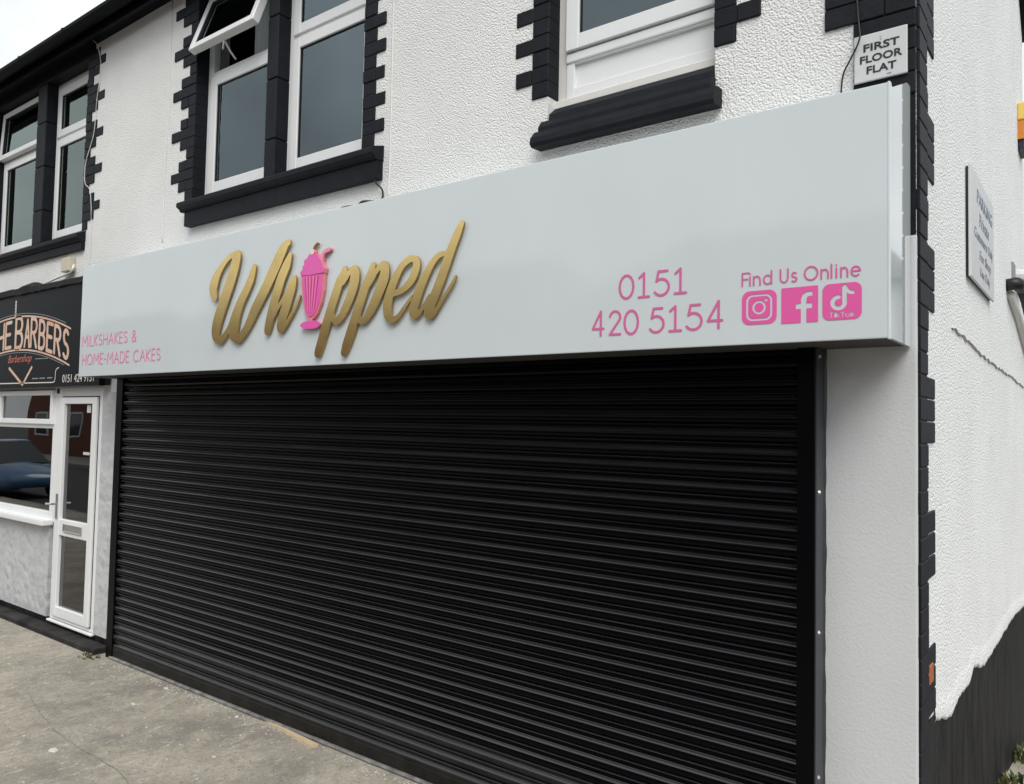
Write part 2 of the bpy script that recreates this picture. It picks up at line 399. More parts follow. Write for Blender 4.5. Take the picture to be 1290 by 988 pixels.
# stroke alphabet in a unit box (x,z in 0..1): list of polylines
def A_(cx, cz, rx, rz, a0, a1): return [(cx+rx*math.cos(R(a0+(a1-a0)*k/14)), cz+rz*math.sin(R(a0+(a1-a0)*k/14))) for k in range(15)]
SS = A_(.5, .75, .42, .25, 40, 270) + A_(.5, .25, .46, .25, 90, -140)[1:]
G = {
 '0': [A_(.5, .5, .5, .5, 0, 360)], '1': [[(.05, .82), (.5, 1), (.5, 0)], [(0, 0), (1, 0)]],
 '2': [A_(.5, .73, .48, .27, 170, -20) + [(.03, 0), (1, 0)]],
 '4': [[(.75, 0), (.75, 1), (0, .28), (1, .28)]],
 '5': [[(.88, 1), (.25, 1), (.12, .60)] + A_(.45, .34, .55, .34, 128, -145)],
 '9': [A_(.5, .7, .5, .3, 0, 360), [(1, .7), (.7, 0)]], '3': [A_(.45, .76, .45, .24, 150, -90) + A_(.45, .26, .52, .26, 90, -150)[1:]],
 'F': [[(0, 0), (0, 1), (1, 1)], [(0, .52), (.85, .52)]], 'i': [[(.5, 0), (.5, .68)], [(.5, .9), (.5, .92)]],
 'n': [[(0, 0), (0, .68)], A_(.5, .36, .5, .32, 180, 0) + [(1, 0)]], 'd': [[(1, 0), (1, 1)], A_(.5, .34, .5, .34, 0, 360)],
 'U': [[(0, 1), (0, .45)] + A_(.5, .4, .5, .4, 180, 360) + [(1, 1)]],
 's': [[(x, z*.68) for x, z in SS]], 'O': [A_(.5, .5, .5, .5, 0, 360)], 'l': [[(.5, 0), (.5, 1)]],
 'e': [[(0.02, .36), (1, .36)] + A_(.5, .34, .5, .34, 5, 310)],
 'M': [[(0, 0), (.08, 1), (.5, .35), (.92, 1), (1, 0)]], 'I': [[(.5, 0), (.5, 1)]], 'L': [[(0, 1), (0, 0), (.9, 0)]],
 'K': [[(0, 0), (0, 1)], [(.95, 1), (.05, .45), (1, 0)]], 'S': [SS], 'H': [[(0, 0), (0, 1)], [(1, 0), (1, 1)], [(0, .5), (1, .5)]],
 'A': [[(0, 0), (.5, 1), (1, 0)], [(.2, .36), (.8, .36)]], 'E': [[(.95, 1), (0, 1), (0, 0), (.95, 0)], [(0, .52), (.8, .52)]],
 'D': [[(0, 0), (0, 1), (.3, 1)] + A_(.35, .5, .65, .5, 90, -90) + [(0, 0)]], 'C': [A_(.55, .5, .55, .5, 50, 310)], '-': [[(0, .42), (1, .42)]],
 'R': [[(0, 0), (0, 1), (.5, 1)] + A_(.5, .75, .48, .25, 90, -90) + [(0, .5)], [(.45, .5), (1, 0)]],
 'B': [[(0, 0), (0, 1), (.45, 1)] + A_(.48, .76, .42, .24, 90, -90) + [(0, .52)], [(.4, .52)] + A_(.48, .26, .5, .26, 90, -90) + [(0, 0)]],
 '&': [[(1, 0), (.2, .72)] + A_(.45, .8, .3, .2, 200, -20) + [(.15, .38)] + A_(.42, .24, .4, .24, 150, 320) + [(.95, .45)]],
 'T': [[(0, 1), (1, 1)], [(.5, 1), (.5, 0)]], 'k': [[(0, 0), (0, 1)], [(.85, .66), (.05, .3), (.9, 0)]], 'o': [A_(.5, .33, .5, .33, 0, 360)],
}
def glyph(ch, x0, x1, z0, z1, w):
    return union([stroke_sdf([(x0+p[0]*(x1-x0), z0+p[1]*(z1-z0), w) for p in s]) for s in G[ch]])
ADV = {'M': 1, 'I': .12, 'L': .5, 'K': .62, 'S': .6, 'H': .74, 'A': .84, 'E': .52, '&': .72, 'O': 1.0, 'D': .78, 'C': .85, '-': .35, ' ': .3}
def line_of(text, x0, x1, z0, z1, w, gap=.26, parts=False):
    tot = sum(ADV[c] for c in text) + gap*(len(text)-1); s = (x1-x0-w)/tot; x = x0+w/2; out = []
    for c in text:
        if c != ' ': out.append(glyph(c, x, x+ADV[c]*s, z0+w/2, z1-w/2, w))
        x += (ADV[c]+gap)*s
    return out if parts else union(out)
def font_mesh(body, name, m, width, height, x, z, y, thick=.0015, shear=0, xf=None, bold=0):
    """flat print from the built-in sans face, scaled to a width and cap height, facing the street"""
    cu = bpy.data.curves.new(name, 'FONT'); cu.body = body; cu.extrude = .02; cu.shear = shear; cu.offset = bold; cu.resolution_u = 3
    o = bpy.data.objects.new(name, cu); COL.objects.link(o)
    dg = bpy.context.evaluated_depsgraph_get(); me = bpy.data.meshes.new_from_object(o.evaluated_get(dg))
    bpy.data.objects.remove(o); bpy.data.curves.remove(cu)
    c = np.array([v.co[:] for v in me.vertices]); mn, mxx = c.min(0), c.max(0)
    for v in me.vertices:
        a = (v.co.x-mn[0])/(mxx[0]-mn[0]); b = (v.co.y-mn[1])/(mxx[1]-mn[1]); d = (v.co.z-mn[2])/(mxx[2]-mn[2])
        p = (x+a*width, y+(1-d)*thick, z+b*height)
        v.co = xf(*p) if xf else p
    me.name = name; me.materials.clear(); me.materials.append(m); return me

YW = .07                                   # face of the front wall
# ============================================================ ground
PROF = [(-160, 0), (-4.2, 0), (.9, 0), (3, -.294), (5, -.574), (9, -1.1), (14, -1.5), (160, -1.5)]
def gz(y):
    for (a, b), (c, d) in zip(PROF, PROF[1:]):
        if a <= y <= c: return b+(d-b)*(y-a)/(c-a)
    return -1.5
def strip(x0, x1, ys, dz, nx=1):
    bm = bmesh.new(); rows = []
    for y in ys: rows.append([bm.verts.new((x0+(x1-x0)*k/nx, y, gz(y)+dz)) for k in range(nx+1)])
    for A, B in zip(rows, rows[1:]):
        for k in range(nx): bm.faces.new((A[k], A[k+1], B[k+1], B[k]))
    return bm
yy = [p[0] for p in PROF]
structure(part('road', strip(-400, 400, [-400]+yy[1:-1]+[400], -.13), MT['tarmac']))
structure(part('pavement', strip(-120, 8.2, [-4.2, -3, -2, -1, .9], 0, 40), MT['pave']))
structure(part('side_pavement', strip(5.9, 8.2, [.904, 3, 5, 9, 14, 60], 0), MT['pave']))
structure(part('far_pavement', nbox(-120, 120, -15.2, -12.2, -.3, 0), MT['kerb']))
bmk = bmesh.new()
for k in range(60): box(bmk, -46+k*.915, -46+k*.915+.905, -4.33, -4.203, -.3, .005, .012)
structure(part('kerb', bmk, MT['kerb']))
# fine crack line in the concrete
pts = spline([(.35, -.78), (1.073, -.939), (1.6, -.99), (2.099, -.995), (2.6, -1.1), (3.1, -1.12)], 10)
bm = bmesh.new(); prev = None
for i, p in enumerate(pts):
    j = random.uniform(-.006, .006); w = random.uniform(.0005, .0022)
    a = bm.verts.new((p[0], p[1]+j-w, .004)); b = bm.verts.new((p[0], p[1]+j+w, .004))
    if prev: bm.faces.new((prev[0], a, b, prev[1]))
    prev = (a, b)
structure(part('pavement_crack', bm, MT['paintgap']))
# crumbs of plaster and grit
bm = bmesh.new()
def flake(x, y, s, h, el=1.):
    n = random.randint(4, 6); a0 = random.random()*6
    t = [(x+s*el*random.uniform(.6, 1)*math.cos(a0+6.283*k/n), y+s*random.uniform(.5, 1)*math.sin(a0+6.283*k/n)) for k in range(n)]
    top = [bm.verts.new((px+(x-px)*.25, py+(y-py)*.25, h)) for px, py in t]; bot = [bm.verts.new((px, py, .001)) for px, py in t]
    bm.faces.new(top)
    for k in range(n): bm.faces.new((bot[k], bot[(k+1) % n], top[(k+1) % n], top[k]))
for k in range(900):
    x = random.uniform(-2.4, 5.4); y = -.12-abs(random.gauss(0, .75))
    s = random.choice((.002, .003, .003, .003, .004, .004, .005, .006, .009)); flake(x, y, s, s*.5, random.choice((1, 1, 1.6)))
for k in range(260):
    x = random.uniform(.1, 5.4); flake(x, -.05-abs(random.gauss(0, .05)), random.uniform(.003, .009), .004)
for (x, y, s, e) in ((1.15, -.42, .018, 1.8), (2.5, -1.05, .02, 2), (1.02, -.11, .022, 1.2), (1.9, -.1, .02, 1.2), (2.35, -.55, .015, 1.5), (1.55, -1.1, .03, 1.5)):
    flake(x, y, s, .008, e)
fl = part('plaster_crumbs', bm, MT['flake']); fl['kind'] = 'stuff'
tag(fl, 'white crumbs of plaster and grit scattered on the concrete pavement by the shutter', 'debris')

# ============================================================ shop building
SH = thing('shop_building', 'white roughcast two storey shop with black painted brick trim on the street corner', 'building', (3, 2.4, 0))
XE = 5.97
W1 = (.813, 2.785); W3 = (4.22, 5.144)
part('front_wall', wall_panel(bmesh.new(), -.25, XE-.002, 2.28, 5.455, YW, YW+.28, [(W1[0], W1[1], 3.56, 5.41), (W3[0], W3[1], 3.56, 5.41)]), MT['rough'], SH)
# shop opening piers and the smooth pilaster
bm = nbox(5.617, XE+.001, YW-.006, YW+.06, -.3, 2.743, .008, 2)
part('pilaster', bm, MT['smooth'], SH)
part('shop_backing', nbox(-.2, 5.6, .16, .2, -.05, 2.27), MT['gasket'], SH)
# side wall (gable), the black plinth and its ragged edge
RY0, RY1, RZ, RR = -.02, 4.72, 5.50, 7.45
edge = [(.02, .83), (.25, .816), (.33, .80), (.443, .811), (.50, .79), (.561, .783), (.66, .745), (.785, .726), (1.0, .748), (1.318, .735), (1.404, .74), (1.50, .775), (1.587, .762), (1.75, .72), (1.937, .69), (2.5, .68), (3.1, .672), (3.714, .66), (4.1, .625), (4.43, .604), (4.75, .6)]
bm = bmesh.new()
def poly_x(bm, pts, x, x2):
    a = [bm.verts.new((x, y, z)) for y, z in pts]; b = [bm.verts.new((x2, y, z)) for y, z in pts]
    n = len(pts)
    for t in tessellate_polygon([[Vector((y, z, 0)) for y, z in pts]]): bm.faces.new([a[i] for i in t]); bm.faces.new([b[i] for i in t])
    for i in range(n): bm.faces.new((a[i], a[(i+1) % n], b[(i+1) % n], b[i]))
gab = [(4.75, 5.46), (2.36, 7.42), (.075, 5.46)]
rag = []
for (a, b), (c, d) in zip(edge, edge[1:]):
    k = max(2, int((c-a)/.05))
    for i in range(k): rag.append((a+(c-a)*i/k, b+(d-b)*i/k+random.uniform(-.008, .008)))
rag.append(edge[-1]); rag = [(y, z if y > .385 else .845) for y, z in rag]
poly_x(bm, [(max(y, .075), z) for y, z in rag] + gab, XE, XE-.25)
bmesh.ops.remove_doubles(bm, verts=bm.verts, dist=.0005)
part('side_wall', bm, MT['rough_side'], SH)
# bellcast lip above the plinth
bm = bmesh.new(); pv = None
for y, z in [(y, z) for y, z in rag if y > .36]:
    ring = [bm.verts.new((XE-.004, y, z+.13)), bm.verts.new((XE+.004, y, z+.07)), bm.verts.new((XE+.009, y, z+.015)), bm.verts.new((XE+.006, y, z-.002)), bm.verts.new((XE-.006, y, z-.004))]
    if pv:
        for i in range(4): bm.faces.new((pv[i], pv[i+1], ring[i+1], ring[i]))
    pv = ring
part('bellcast_lip', bm, MT['rough_side'], SH, smooth=True)
bm = bmesh.new(); poly_x(bm, [(YW+.004, -1.2), (4.75, -1.2)] + [(max(y, YW+.004), z+.02) for y, z in reversed(edge)], XE-.004, XE-.24)
bmesh.ops.remove_doubles(bm, verts=bm.verts, dist=.0005)
part('plinth', bm, MT['plinth'], SH)
part('rear_wall', nbox(-.25, XE-.26, 4.5, 4.75, -1.2, 5.45), MT['rough_side'], SH)
# bricks ------------------------------------------------------
BR = {}
def brick(parent, x0, x1, y0, y1, z0, z1, m='black', bev=.004):
    k = (round(x1-x0, 3), round(y1-y0, 3), round(z1-z0, 3), m)
    if k not in BR: BR[k] = mesh_of(nbox(-k[0]/2, k[0]/2, -k[1]/2, k[1]/2, -k[2]/2, k[2]/2, bev), 'brick', MT[m])
    o = bpy.data.objects.new('brick', BR[k]); j = random.uniform(-.0035, .0035)
    return link(o, parent, ((x0+x1)/2, (y0+y1)/2+j, (z0+z1)/2))
C0, CH = 3.711, .085
def toothing(parent, edge_x, side, widths, k0, k1, yb=.16):
    """painted brick jamb: side -1 lies left of the opening, +1 right"""
    for k in range(k0, k1):
        w = widths[k % len(widths)]; z0 = C0+k*CH; z1 = z0+CH-.005
        if z1 > 5.445: break
        fr = edge_x + (.004 if side < 0 else -.004)
        # header at the jamb edge and stretcher beyond it where the course is long
        cuts = [0, w] if w < .16 else ([0, .11, w] if k % 2 else [0, .215, w] if w > .26 else [0, w])
        for a, b in zip(cuts, cuts[1:]):
            g0, g1 = (a if a else 0), b-.004+(random.choice((-.008, -.003, 0, .004)) if b == cuts[-1] else 0)
            xa, xb = (fr+side*g0, edge_x+side*g1)
            brick(parent, min(xa, xb), max(xa, xb), YW-.009, yb if a == 0 else YW+.02, z0, z1)
JL = [.105, .215, .335, .215]; JL = [.215, .215, .335, .215]
L4 = [.105, .215, .335, .215]
toothing(SH, W1[0], -1, L4, 0, 21)
toothing(SH, W1[1], 1, [.115, .2], 0, 21)
toothing(SH, W3[0], -1, [.105, .22], 0, 21)
toothing(SH, W3[1], 1, [.105, .215], 0, 21)
part('lintel', nbox(W1[0]+.006, W1[1]-.006, YW-.004, YW+.2, 5.385, 5.45), MT['black'], SH)
part('lintel', nbox(W3[0]+.006, W3[1]-.006, YW-.004, YW+.2, 5.385, 5.45), MT['black'], SH)
# mortar backing seen between the painted bricks of the jambs
for e, s, w in ((W1[0], -1, .10), (W1[1], 1, .11), (W3[0], -1, .10), (W3[1], 1, .10)):
    xa, xb = sorted((e+s*(-.002), e+s*w))
    part('jamb_mortar', nbox(xa, xb, YW-.004, YW+.12, 3.713, 5.44), MT['black'], SH)
# corner quoins: front blocks and the side return
zq = 3.30; b = 0
while zq < 5.42:
    for c in range(3):
        z0 = zq+c*.0893; z1 = z0+.0853
        if z1 > 5.45: break
        w = .232 if b % 2 == 0 else .345
        if zq > 3.6 and b % 2 == 0 and False: w = .23
        cuts = [0, .115, w] if (c+b) % 2 else [0, .215, w] if w > .25 else [0, w]
        for a_, b_ in zip(cuts, cuts[1:]): brick(SH, XE-b_+.002, XE-a_-.002, YW-.010, YW+.004, z0, z1)
    zq += .268 if b else .339-.0; b += 1
    if b == 1:
        brick(SH, XE-.23, XE-.002, YW-.010, YW+.004, 3.30+.268, 3.30+.268+.066)
part('quoin_mortar', nbox(XE-.226, XE-.003, YW-.004, YW+.05, 3.30, 5.44), MT['black'], SH)
part('quoin_mortar', nbox(XE-.03, XE-.003, YW-.004, YW+.05, 2.745, 3.2995), MT['black'], SH)
zz = .86; nb = 0; bl = 0
while zz < 5.40:
    long = bl % 2 == 0 if False else ((int(round((2.21-.27*math.floor((2.21-zz)/.27) - 2.21)/.27))) % 2 == 0)
    idx = math.floor((2.21-zz-.001)/.27)
    long = idx % 2 == 0
    z1 = zz+.085
    brick(SH, XE-.05, XE+.011, YW+.003, .232, zz, z1)
    if long: brick(SH, XE-.05, XE+.007, .244, .405, zz, z1)
    elif random.random() < .5: brick(SH, XE-.05, XE+.005, .244, .244+random.uniform(.02, .05), zz, z1)
    zz += .09
part('quoin_mortar', nbox(XE-.03, XE+.005, YW+.004, .24, .80, 5.44), MT['black'], SH)
part('quoin_mortar', nbox(XE-.03, XE+.003, YW+.004, .385, -.3, .84), MT['black'], SH)
zz = -.12
while zz < .78:
    brick(SH, XE-.05, XE+.009, YW+.003, .232, zz, zz+.085); zz += .09
brick(SH, XE-.05, XE+.012, .240, .325, .99, 1.065, 'redbrick')
# windows -----------------------------------------------------
def rect_frame(bm, x0, x1, z0, z1, y0, y1, w, wb=None, wt=None, bev=.004):
    wb = wb or w; wt = wt or w
    box(bm, x0, x0+w, y0, y1, z0, z1, bev); box(bm, x1-w, x1, y0, y1, z0, z1, bev)
    box(bm, x0+w, x1-w, y0+.0005, y1, z0, z0+wb, bev); box(bm, x0+w, x1-w, y0+.0005, y1, z1-wt, z1, bev)
    return bm
def light(parent, x0, x1, z0, z1, y, transom=None, fr=.075, sash_top=True, sash_low=True, m='upvc', opened=None, low_w=.075, gl='glass'):
    """one uPVC window light: frame, sashes, gaskets, panes"""
    w = part('window', rect_frame(bmesh.new(), x0, x1, z0, z1, y, y+.06, fr, wb=.05), MT[m], parent)
    segs = [(z0+.05, z1-fr)] if transom is None else [(z0+.05, transom-.022), (transom+.022, z1-fr)]
    if transom: part('transom', nbox(x0+fr, x1-fr, y-.001, y+.06, transom-.022, transom+.022, .004), MT[m], w)
    for i, (a, b) in enumerate(segs):
        if opened and i == 1: continue
        has = sash_low if i == 0 else sash_top
        q = .0
        if has:
            part('sash', rect_frame(bmesh.new(), x0+fr-.008, x1-fr+.008, a-.008, b+.008, y-.016, y+.03, low_w), MT[m], w); q = low_w-.008
        part('gasket', rect_frame(bmesh.new(), x0+fr+q, x1-fr-q, a+q, b-q, y-.004, y+.02, .006, bev=0), MT['gasket'], w)
        part('pane', nbox(x0+fr+q+.001, x1-fr-q-.001, y+.004, y+.010, a+q+.001, b-q-.001), MT[gl], w)
    return w
YF = .172
lw = light(SH, W1[0]-.01, 1.80, 3.72, 5.38, YF, 4.725, opened=True, low_w=.085)
# the open top-hung sash: bottom swung out over the street
def open_sash(parent, x0, x1, ytop, ztop, ybot, zbot, m='upvc', gl='glass'):
    L = math.hypot(ytop-ybot, ztop-zbot); ang = math.atan2(ytop-ybot, ztop-zbot)
    def rot(me):
        for v in me.vertices:
            y, z = v.co.y, v.co.z
            v.co.y = ytop + y*math.cos(ang) + z*math.sin(ang); v.co.z = ztop - y*math.sin(ang) + z*math.cos(ang)
        return me
    me = rot(mesh_of(rect_frame(bmesh.new(), x0, x1, -L, 0, -.03, .03, .055), 'sash', MT[m]))
    part('sash', me, None, parent)
    part('gasket', rot(mesh_of(rect_frame(bmesh.new(), x0+.055, x1-.055, -L+.055, -.055, -.02, .015, .008, bev=0), 'gasket', MT['gasket'])), None, parent)
    part('pane', rot(mesh_of(nbox(x0+.056, x1-.056, -.004, .002, -L+.056, -.056), 'pane', MT[gl])), None, parent)
open_sash(lw, .845, 1.69, .165, 5.345, -.005, 4.85)
bm = bmesh.new(); tube(bm, [(1.20, .16, 4.77), (1.22, .10, 4.80), (1.25, .02, 4.86)], .008)
part('stay', bm, MT['upvc'], lw)
bm = bmesh.new(); tube(bm, spline([(1.24, .03, 4.90, ), (1.27, .01, 4.86), (1.25, .02, 4.81), (1.21, .04, 4.80)], 5), .007)
part('handle', bm, MT['upvc'], lw)
light(SH, 1.85, W1[1]+.03, 3.72, 5.38, YF, 4.725, sash_top=True, low_w=.075)
# the pier between the two lights, painted stone blocks
for a, b_ in ((3.70, 3.98), (3.985, 4.42), (4.425, 4.88), (4.885, 5.385)):
    part('pier_block', nbox(1.745, 1.868, YW-.006, YF+.04, a, b_, .006), MT['black'], SH)
# moulded sill
def sill(parent, x0, x1, ztop, zbot, yo=-.03, ends=.045):
    h = ztop-zbot
    bm = prism_x(bmesh.new(), [(YF+.01, ztop+.02), (YW, ztop), (yo+.01, ztop-.028), (yo, ztop-.04), (yo, ztop-.066), (yo+.028, ztop-.085), (yo+.033, ztop-.10), (YW+.02, ztop-.10), (YW+.02, ztop-.02)], x0, x1)
    s = part('window_sill', bm, MT['black'], parent)
    bm = prism_x(bmesh.new(), [(yo+.045, ztop-.098), (yo+.045, zbot), (YW+.01, zbot-.001), (YW+.01, ztop-.098)], x0+ends, x1-.006)
    part('sill_apron', bm, MT['black'], s)
sill(SH, .755, 2.985, 3.70, 3.485)
# third window: fixed light over a solid panel
w3 = part('window', rect_frame(bmesh.new(), W3[0]-.012, W3[1]+.03, 3.64, 5.38, YF-.005, YF+.055, .07), MT['upvc_old'], SH)
part('sash', rect_frame(bmesh.new(), W3[0]+.06, W3[1]+.04, 3.958, 5.30, YF-.035, YF+.03, .08), MT['upvc'], w3)
part('gasket', rect_frame(bmesh.new(), W3[0]+.139, W3[1]-.03, 4.037, 5.22, YF-.02, YF+.0, .007, bev=0), MT['gasket'], w3)
part('pane', nbox(W3[0]+.14, W3[1]-.03, YF-.012, YF-.006, 4.038, 5.22), MT['glass'], w3)
part('transom', nbox(W3[0]+.055, W3[1]+.02, YF-.020, YF+.05, 3.900, 3.950, .008, 2), MT['upvc'], w3)
part('panel', nbox(W3[0]+.10, W3[1]+.02, YF+.008, YF+.03, 3.75, 3.902), MT['upvc'], w3)
part('panel_bead', rect_frame(bmesh.new(), W3[0]+.056, W3[1]+.02, 3.712, 3.901, YF-.012, YF+.02, .048, wt=.010, bev=.002), MT['upvc'], w3)
part('frame_sill', nbox(W3[0]-.01, W3[1]-.003, YF-.045, YF-.004, 3.655, 3.70, .005), MT['upvc_old'], w3)
bm = prism_x(bmesh.new(), [(YF+.0, 3.655), (YW+.03, 3.645), (YW-.02, 3.60), (YW-.025, 3.565), (YW+.09, 3.54)], W3[0]+.025, W3[1]-.004)
s3 = part('window_sill', bm, MT['black'], SH)
bm = prism_x(bmesh.new(), [(YW+.09, 3.585), (YW-.03, 3.566), (YW-.055, 3.53), (YW-.055, 3.505), (YW+.02, 3.48)], W3[0]-.02, W3[1]+.004)
part('sill_moulding', bm, MT['black'], s3)
bm = prism_x(bmesh.new(), [(YW+.02, 3.512), (YW-.06, 3.506), (YW-.095, 3.465), (YW-.10, 3.435), (YW-.085, 3.418), (YW+.02, 3.425)], W3[0]-.04, W3[1]+.035)
part('sill_nosing', bm, MT['black'], s3)
# rooms behind the glass
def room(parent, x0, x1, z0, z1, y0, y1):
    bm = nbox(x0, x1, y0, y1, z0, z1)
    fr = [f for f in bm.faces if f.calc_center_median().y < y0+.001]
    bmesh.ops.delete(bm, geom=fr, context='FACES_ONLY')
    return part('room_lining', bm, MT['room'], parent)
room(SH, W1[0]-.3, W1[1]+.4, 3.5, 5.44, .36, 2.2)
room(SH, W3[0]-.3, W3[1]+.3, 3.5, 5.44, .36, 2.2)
def curtain(parent, x0, x1, z0, z1, y, m='curtain'):
    bm = bmesh.new(); n = 26; rows = []
    for zq_ in (z0, z1):
        rows.append([bm.verts.new((x0+(x1-x0)*k/n, y+.025*math.sin(k*1.9)+.012*math.sin(k*.7), zq_)) for k in range(n+1)])
    for k in range(n): bm.faces.new((rows[0][k], rows[0][k+1], rows[1][k+1], rows[1][k]))
    return part('curtain', bm, MT[m], parent, smooth=True)
curtain(SH, 1.22, 1.62, 3.76, 5.35, .31); curtain(SH, 1.92, 2.2, 3.76, 5.35, .31)
# eaves and roof
def gutter(parent, x0, x1):
    n = 8; prof = [(-.155+.062*math.cos(math.pi+math.pi*k/n), 5.50+.062*math.sin(math.pi+math.pi*k/n)) for k in range(n+1)]
    prof += [(y*1.0+.0, z) for y, z in [(-.155+.057*math.cos(-math.pi*k/n), 5.50+.057*math.sin(-math.pi*k/n)) for k in range(n+1)]]
    g = part('gutter', prism_x(bmesh.new(), prof, x0, x1), MT['gutter'], parent)
    x = x0+.8
    while x < x1:
        bm = bmesh.new(); pr = [(-.155+.066*math.cos(math.pi+math.pi*k/n), 5.504+.066*math.sin(math.pi+math.pi*k/n)) for k in range(n+1)]
        part('gutter_bracket', prism_x(bm, pr, x, x+.035), MT['gutter'], g); x += .95
    part('fascia', nbox(x0, x1, -.085, -.06, 5.40, 5.545), MT['gutter'], parent)
    part('soffit', nbox(x0, x1, -.06, YW+.03, 5.455, 5.475), MT['gutter'], parent)
gutter(SH, -.25, XE+.08)
def roof(parent, x0, x1):
    bm = bmesh.new()
    for (ya, za, yb_, zb) in ((-.15, 5.53, 2.36, 7.58), (4.90, 5.53, 2.36, 7.58)):
        a = [bm.verts.new(p) for p in ((x0, ya, za), (x1, ya, za), (x1, yb_, zb), (x0, yb_, zb), (x0, ya, za-.06), (x1, ya, za-.06), (x1, yb_, zb-.06), (x0, yb_, zb-.06))]
        for f in ((0, 1, 2, 3), (7, 6, 5, 4), (0, 4, 5, 1), (1, 5, 6, 2), (3, 7, 4, 0)): bm.faces.new([a[i] for i in f])
    return part('roof', bm, MT['slate'], parent)
roof(SH, -.25, XE+.06)
for s in (1, -1):
    bm = bmesh.new(); ya, yb_ = (-.15, 2.36) if s > 0 else (4.90, 2.36)
    poly = [(ya, 5.46), (ya, 5.34), (yb_, 7.36), (yb_, 7.53)] if s > 0 else [(ya, 5.46), (ya, 5.34), (yb_, 7.36), (yb_, 7.53)]
    poly_x(bm, poly, XE+.03, XE+.055)
    part('bargeboard', bm, MT['gutter'], SH)
# cracks in the side wall
def crack_strip(pts, x, w0, w1):
    bm = bmesh.new(); pv = None
    for y, z in pts:
        w = random.uniform(w0, w1)
        v = [bm.verts.new((x-.012, y, z+w+.004)), bm.verts.new((x+.010, y, z+w*.7)), bm.verts.new((x+.004, y, z-w)), bm.verts.new((x-.012, y, z-w-.003))]
        if pv:
            for i in range(3): bm.faces.new((pv[i], pv[i+1], v[i+1], v[i]))
        pv = v
    return bm
def jag(pts, step, amp):
    out = []
    for (a, b), (c, d) in zip(pts, pts[1:]):
        n = max(1, int(math.hypot(c-a, d-b)/step))
        for i in range(n): out.append((a+(c-a)*i/n+random.uniform(-amp, amp)*.4, b+(d-b)*i/n+random.uniform(-amp, amp)))
    out.append(pts[-1]); return out
part('crack', crack_strip(jag([(.875, 2.47), (1.16, 2.468), (1.441, 2.455), (1.878, 2.432), (2.606, 2.418), (3.439, 2.409), (4.6, 2.385)], .06, .009), XE, .0015, .0055), MT['crack'], SH)

# ============================================================ barber building
BB = thing('barber_building', 'white roughcast barber shop with black eaves joined to the left of the shuttered shop', 'building', (-3, 2.4, 0))
BW = (-3.28, -1.06)
part('front_wall', wall_panel(bmesh.new(), -7.5, -.251, 2.20, 5.455, YW, YW+.28, [(BW[0], BW[1], 3.60, 5.41)]), MT['rough'], BB)
part('shopfront_wall', wall_panel(bmesh.new(), -7.5, -.215, .10, 2.199, YW-.012, YW+.25, [(-4.6, -1.435, .985, 2.2), (-1.435, -.490, .10, 2.2)]), MT['grey'], BB)
part('corner_bead', nbox(-.238, -.2135, YW-.02, YW+.05, .085, 2.26, .004), MT['upvc_old'], BB)
toothing(BB, BW[1], 1, L4, 0, 21)
part('jamb_mortar', nbox(BW[1]-.002, BW[1]+.10, YW-.004, YW+.12, 3.713, 5.44), MT['black'], BB)
part('lintel', nbox(BW[0]-.3, BW[1]+.12, YW-.012, YW+.2, 5.35, 5.453), MT['black'], BB)
for a, b_ in ((3.71, 4.05), (4.055, 4.5), (4.505, 4.95), (4.955, 5.348)):
    part('pier_block', nbox(-2.165, -1.955, YW-.006, YF+.04, a, b_, .006), MT['black'], BB)
part('jamb_block', nbox(BW[0]-.25, BW[0]+.006, YW-.006, YF+.04, 3.70, 5.35), MT['black'], BB)
bl = light(BB, BW[0]-.01, -2.10, 3.72, 5.36, YF, 4.78, opened=True, gl='glass_green')
open_sash(bl, BW[0]+.03, -2.15, .162, 5.33, .135, 4.80, gl='glass_green')
light(BB, -1.985, BW[1]+.03, 3.72, 5.36, YF, 4.78, sash_top=True, gl='glass_green')
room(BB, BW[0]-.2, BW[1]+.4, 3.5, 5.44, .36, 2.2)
curtain(BB, -1.97, -1.15, 3.76, 5.3, .30, 'net'); curtain(BB, -3.2, -2.25, 3.76, 5.3, .30, 'net')
sill(BB, BW[0]-.05, -.985, 3.705, 3.53, yo=-.01, ends=.03)
gutter(BB, -7.5, -.2505); roof(BB, -7.5, -.2505)
# shopfront window
YS = .10
sw = part('shop_window', rect_frame(bmesh.new(), -4.6, -1.372, .985, 2.25, YS-.03, YS+.04, .065, wb=.09), MT['upvc'], BB)
part('mullion', nbox(-1.50, -1.437, YS-.028, YS+.04, 1.075, 2.185, .004), MT['upvc'], sw)
part('transom', nbox(-4.53, -1.50, YS-.026, YS+.04, 1.865, 1.925, .005), MT['upvc'], sw)
part('sash', rect_frame(bmesh.new(), -2.74, -1.47, 1.905, 2.235, YS-.055, YS+.01, .05), MT['upvc'], sw)
part('sash', rect_frame(bmesh.new(), -4.2, -2.75, 1.905, 2.235, YS-.055, YS+.01, .05), MT['upvc'], sw)
part('pane', nbox(-4.53, -1.50, YS+.0, YS+.006, 1.075, 1.865), MT['glass_low'], sw)
part('pane', nbox(-2.69, -1.52, YS-.03, YS-.024, 1.955, 2.185), MT['glass_low'], sw)
part('pane', nbox(-4.15, -2.80, YS-.03, YS-.024, 1.955, 2.185), MT['glass_low'], sw)
part('window_board', nbox(-4.7, -1.405, YS-.13, YS-.02, .955, 1.005, .008, 2), MT['upvc'], BB)
room(BB, -4.6, -.5, .05, 2.2, .36, 3.0)
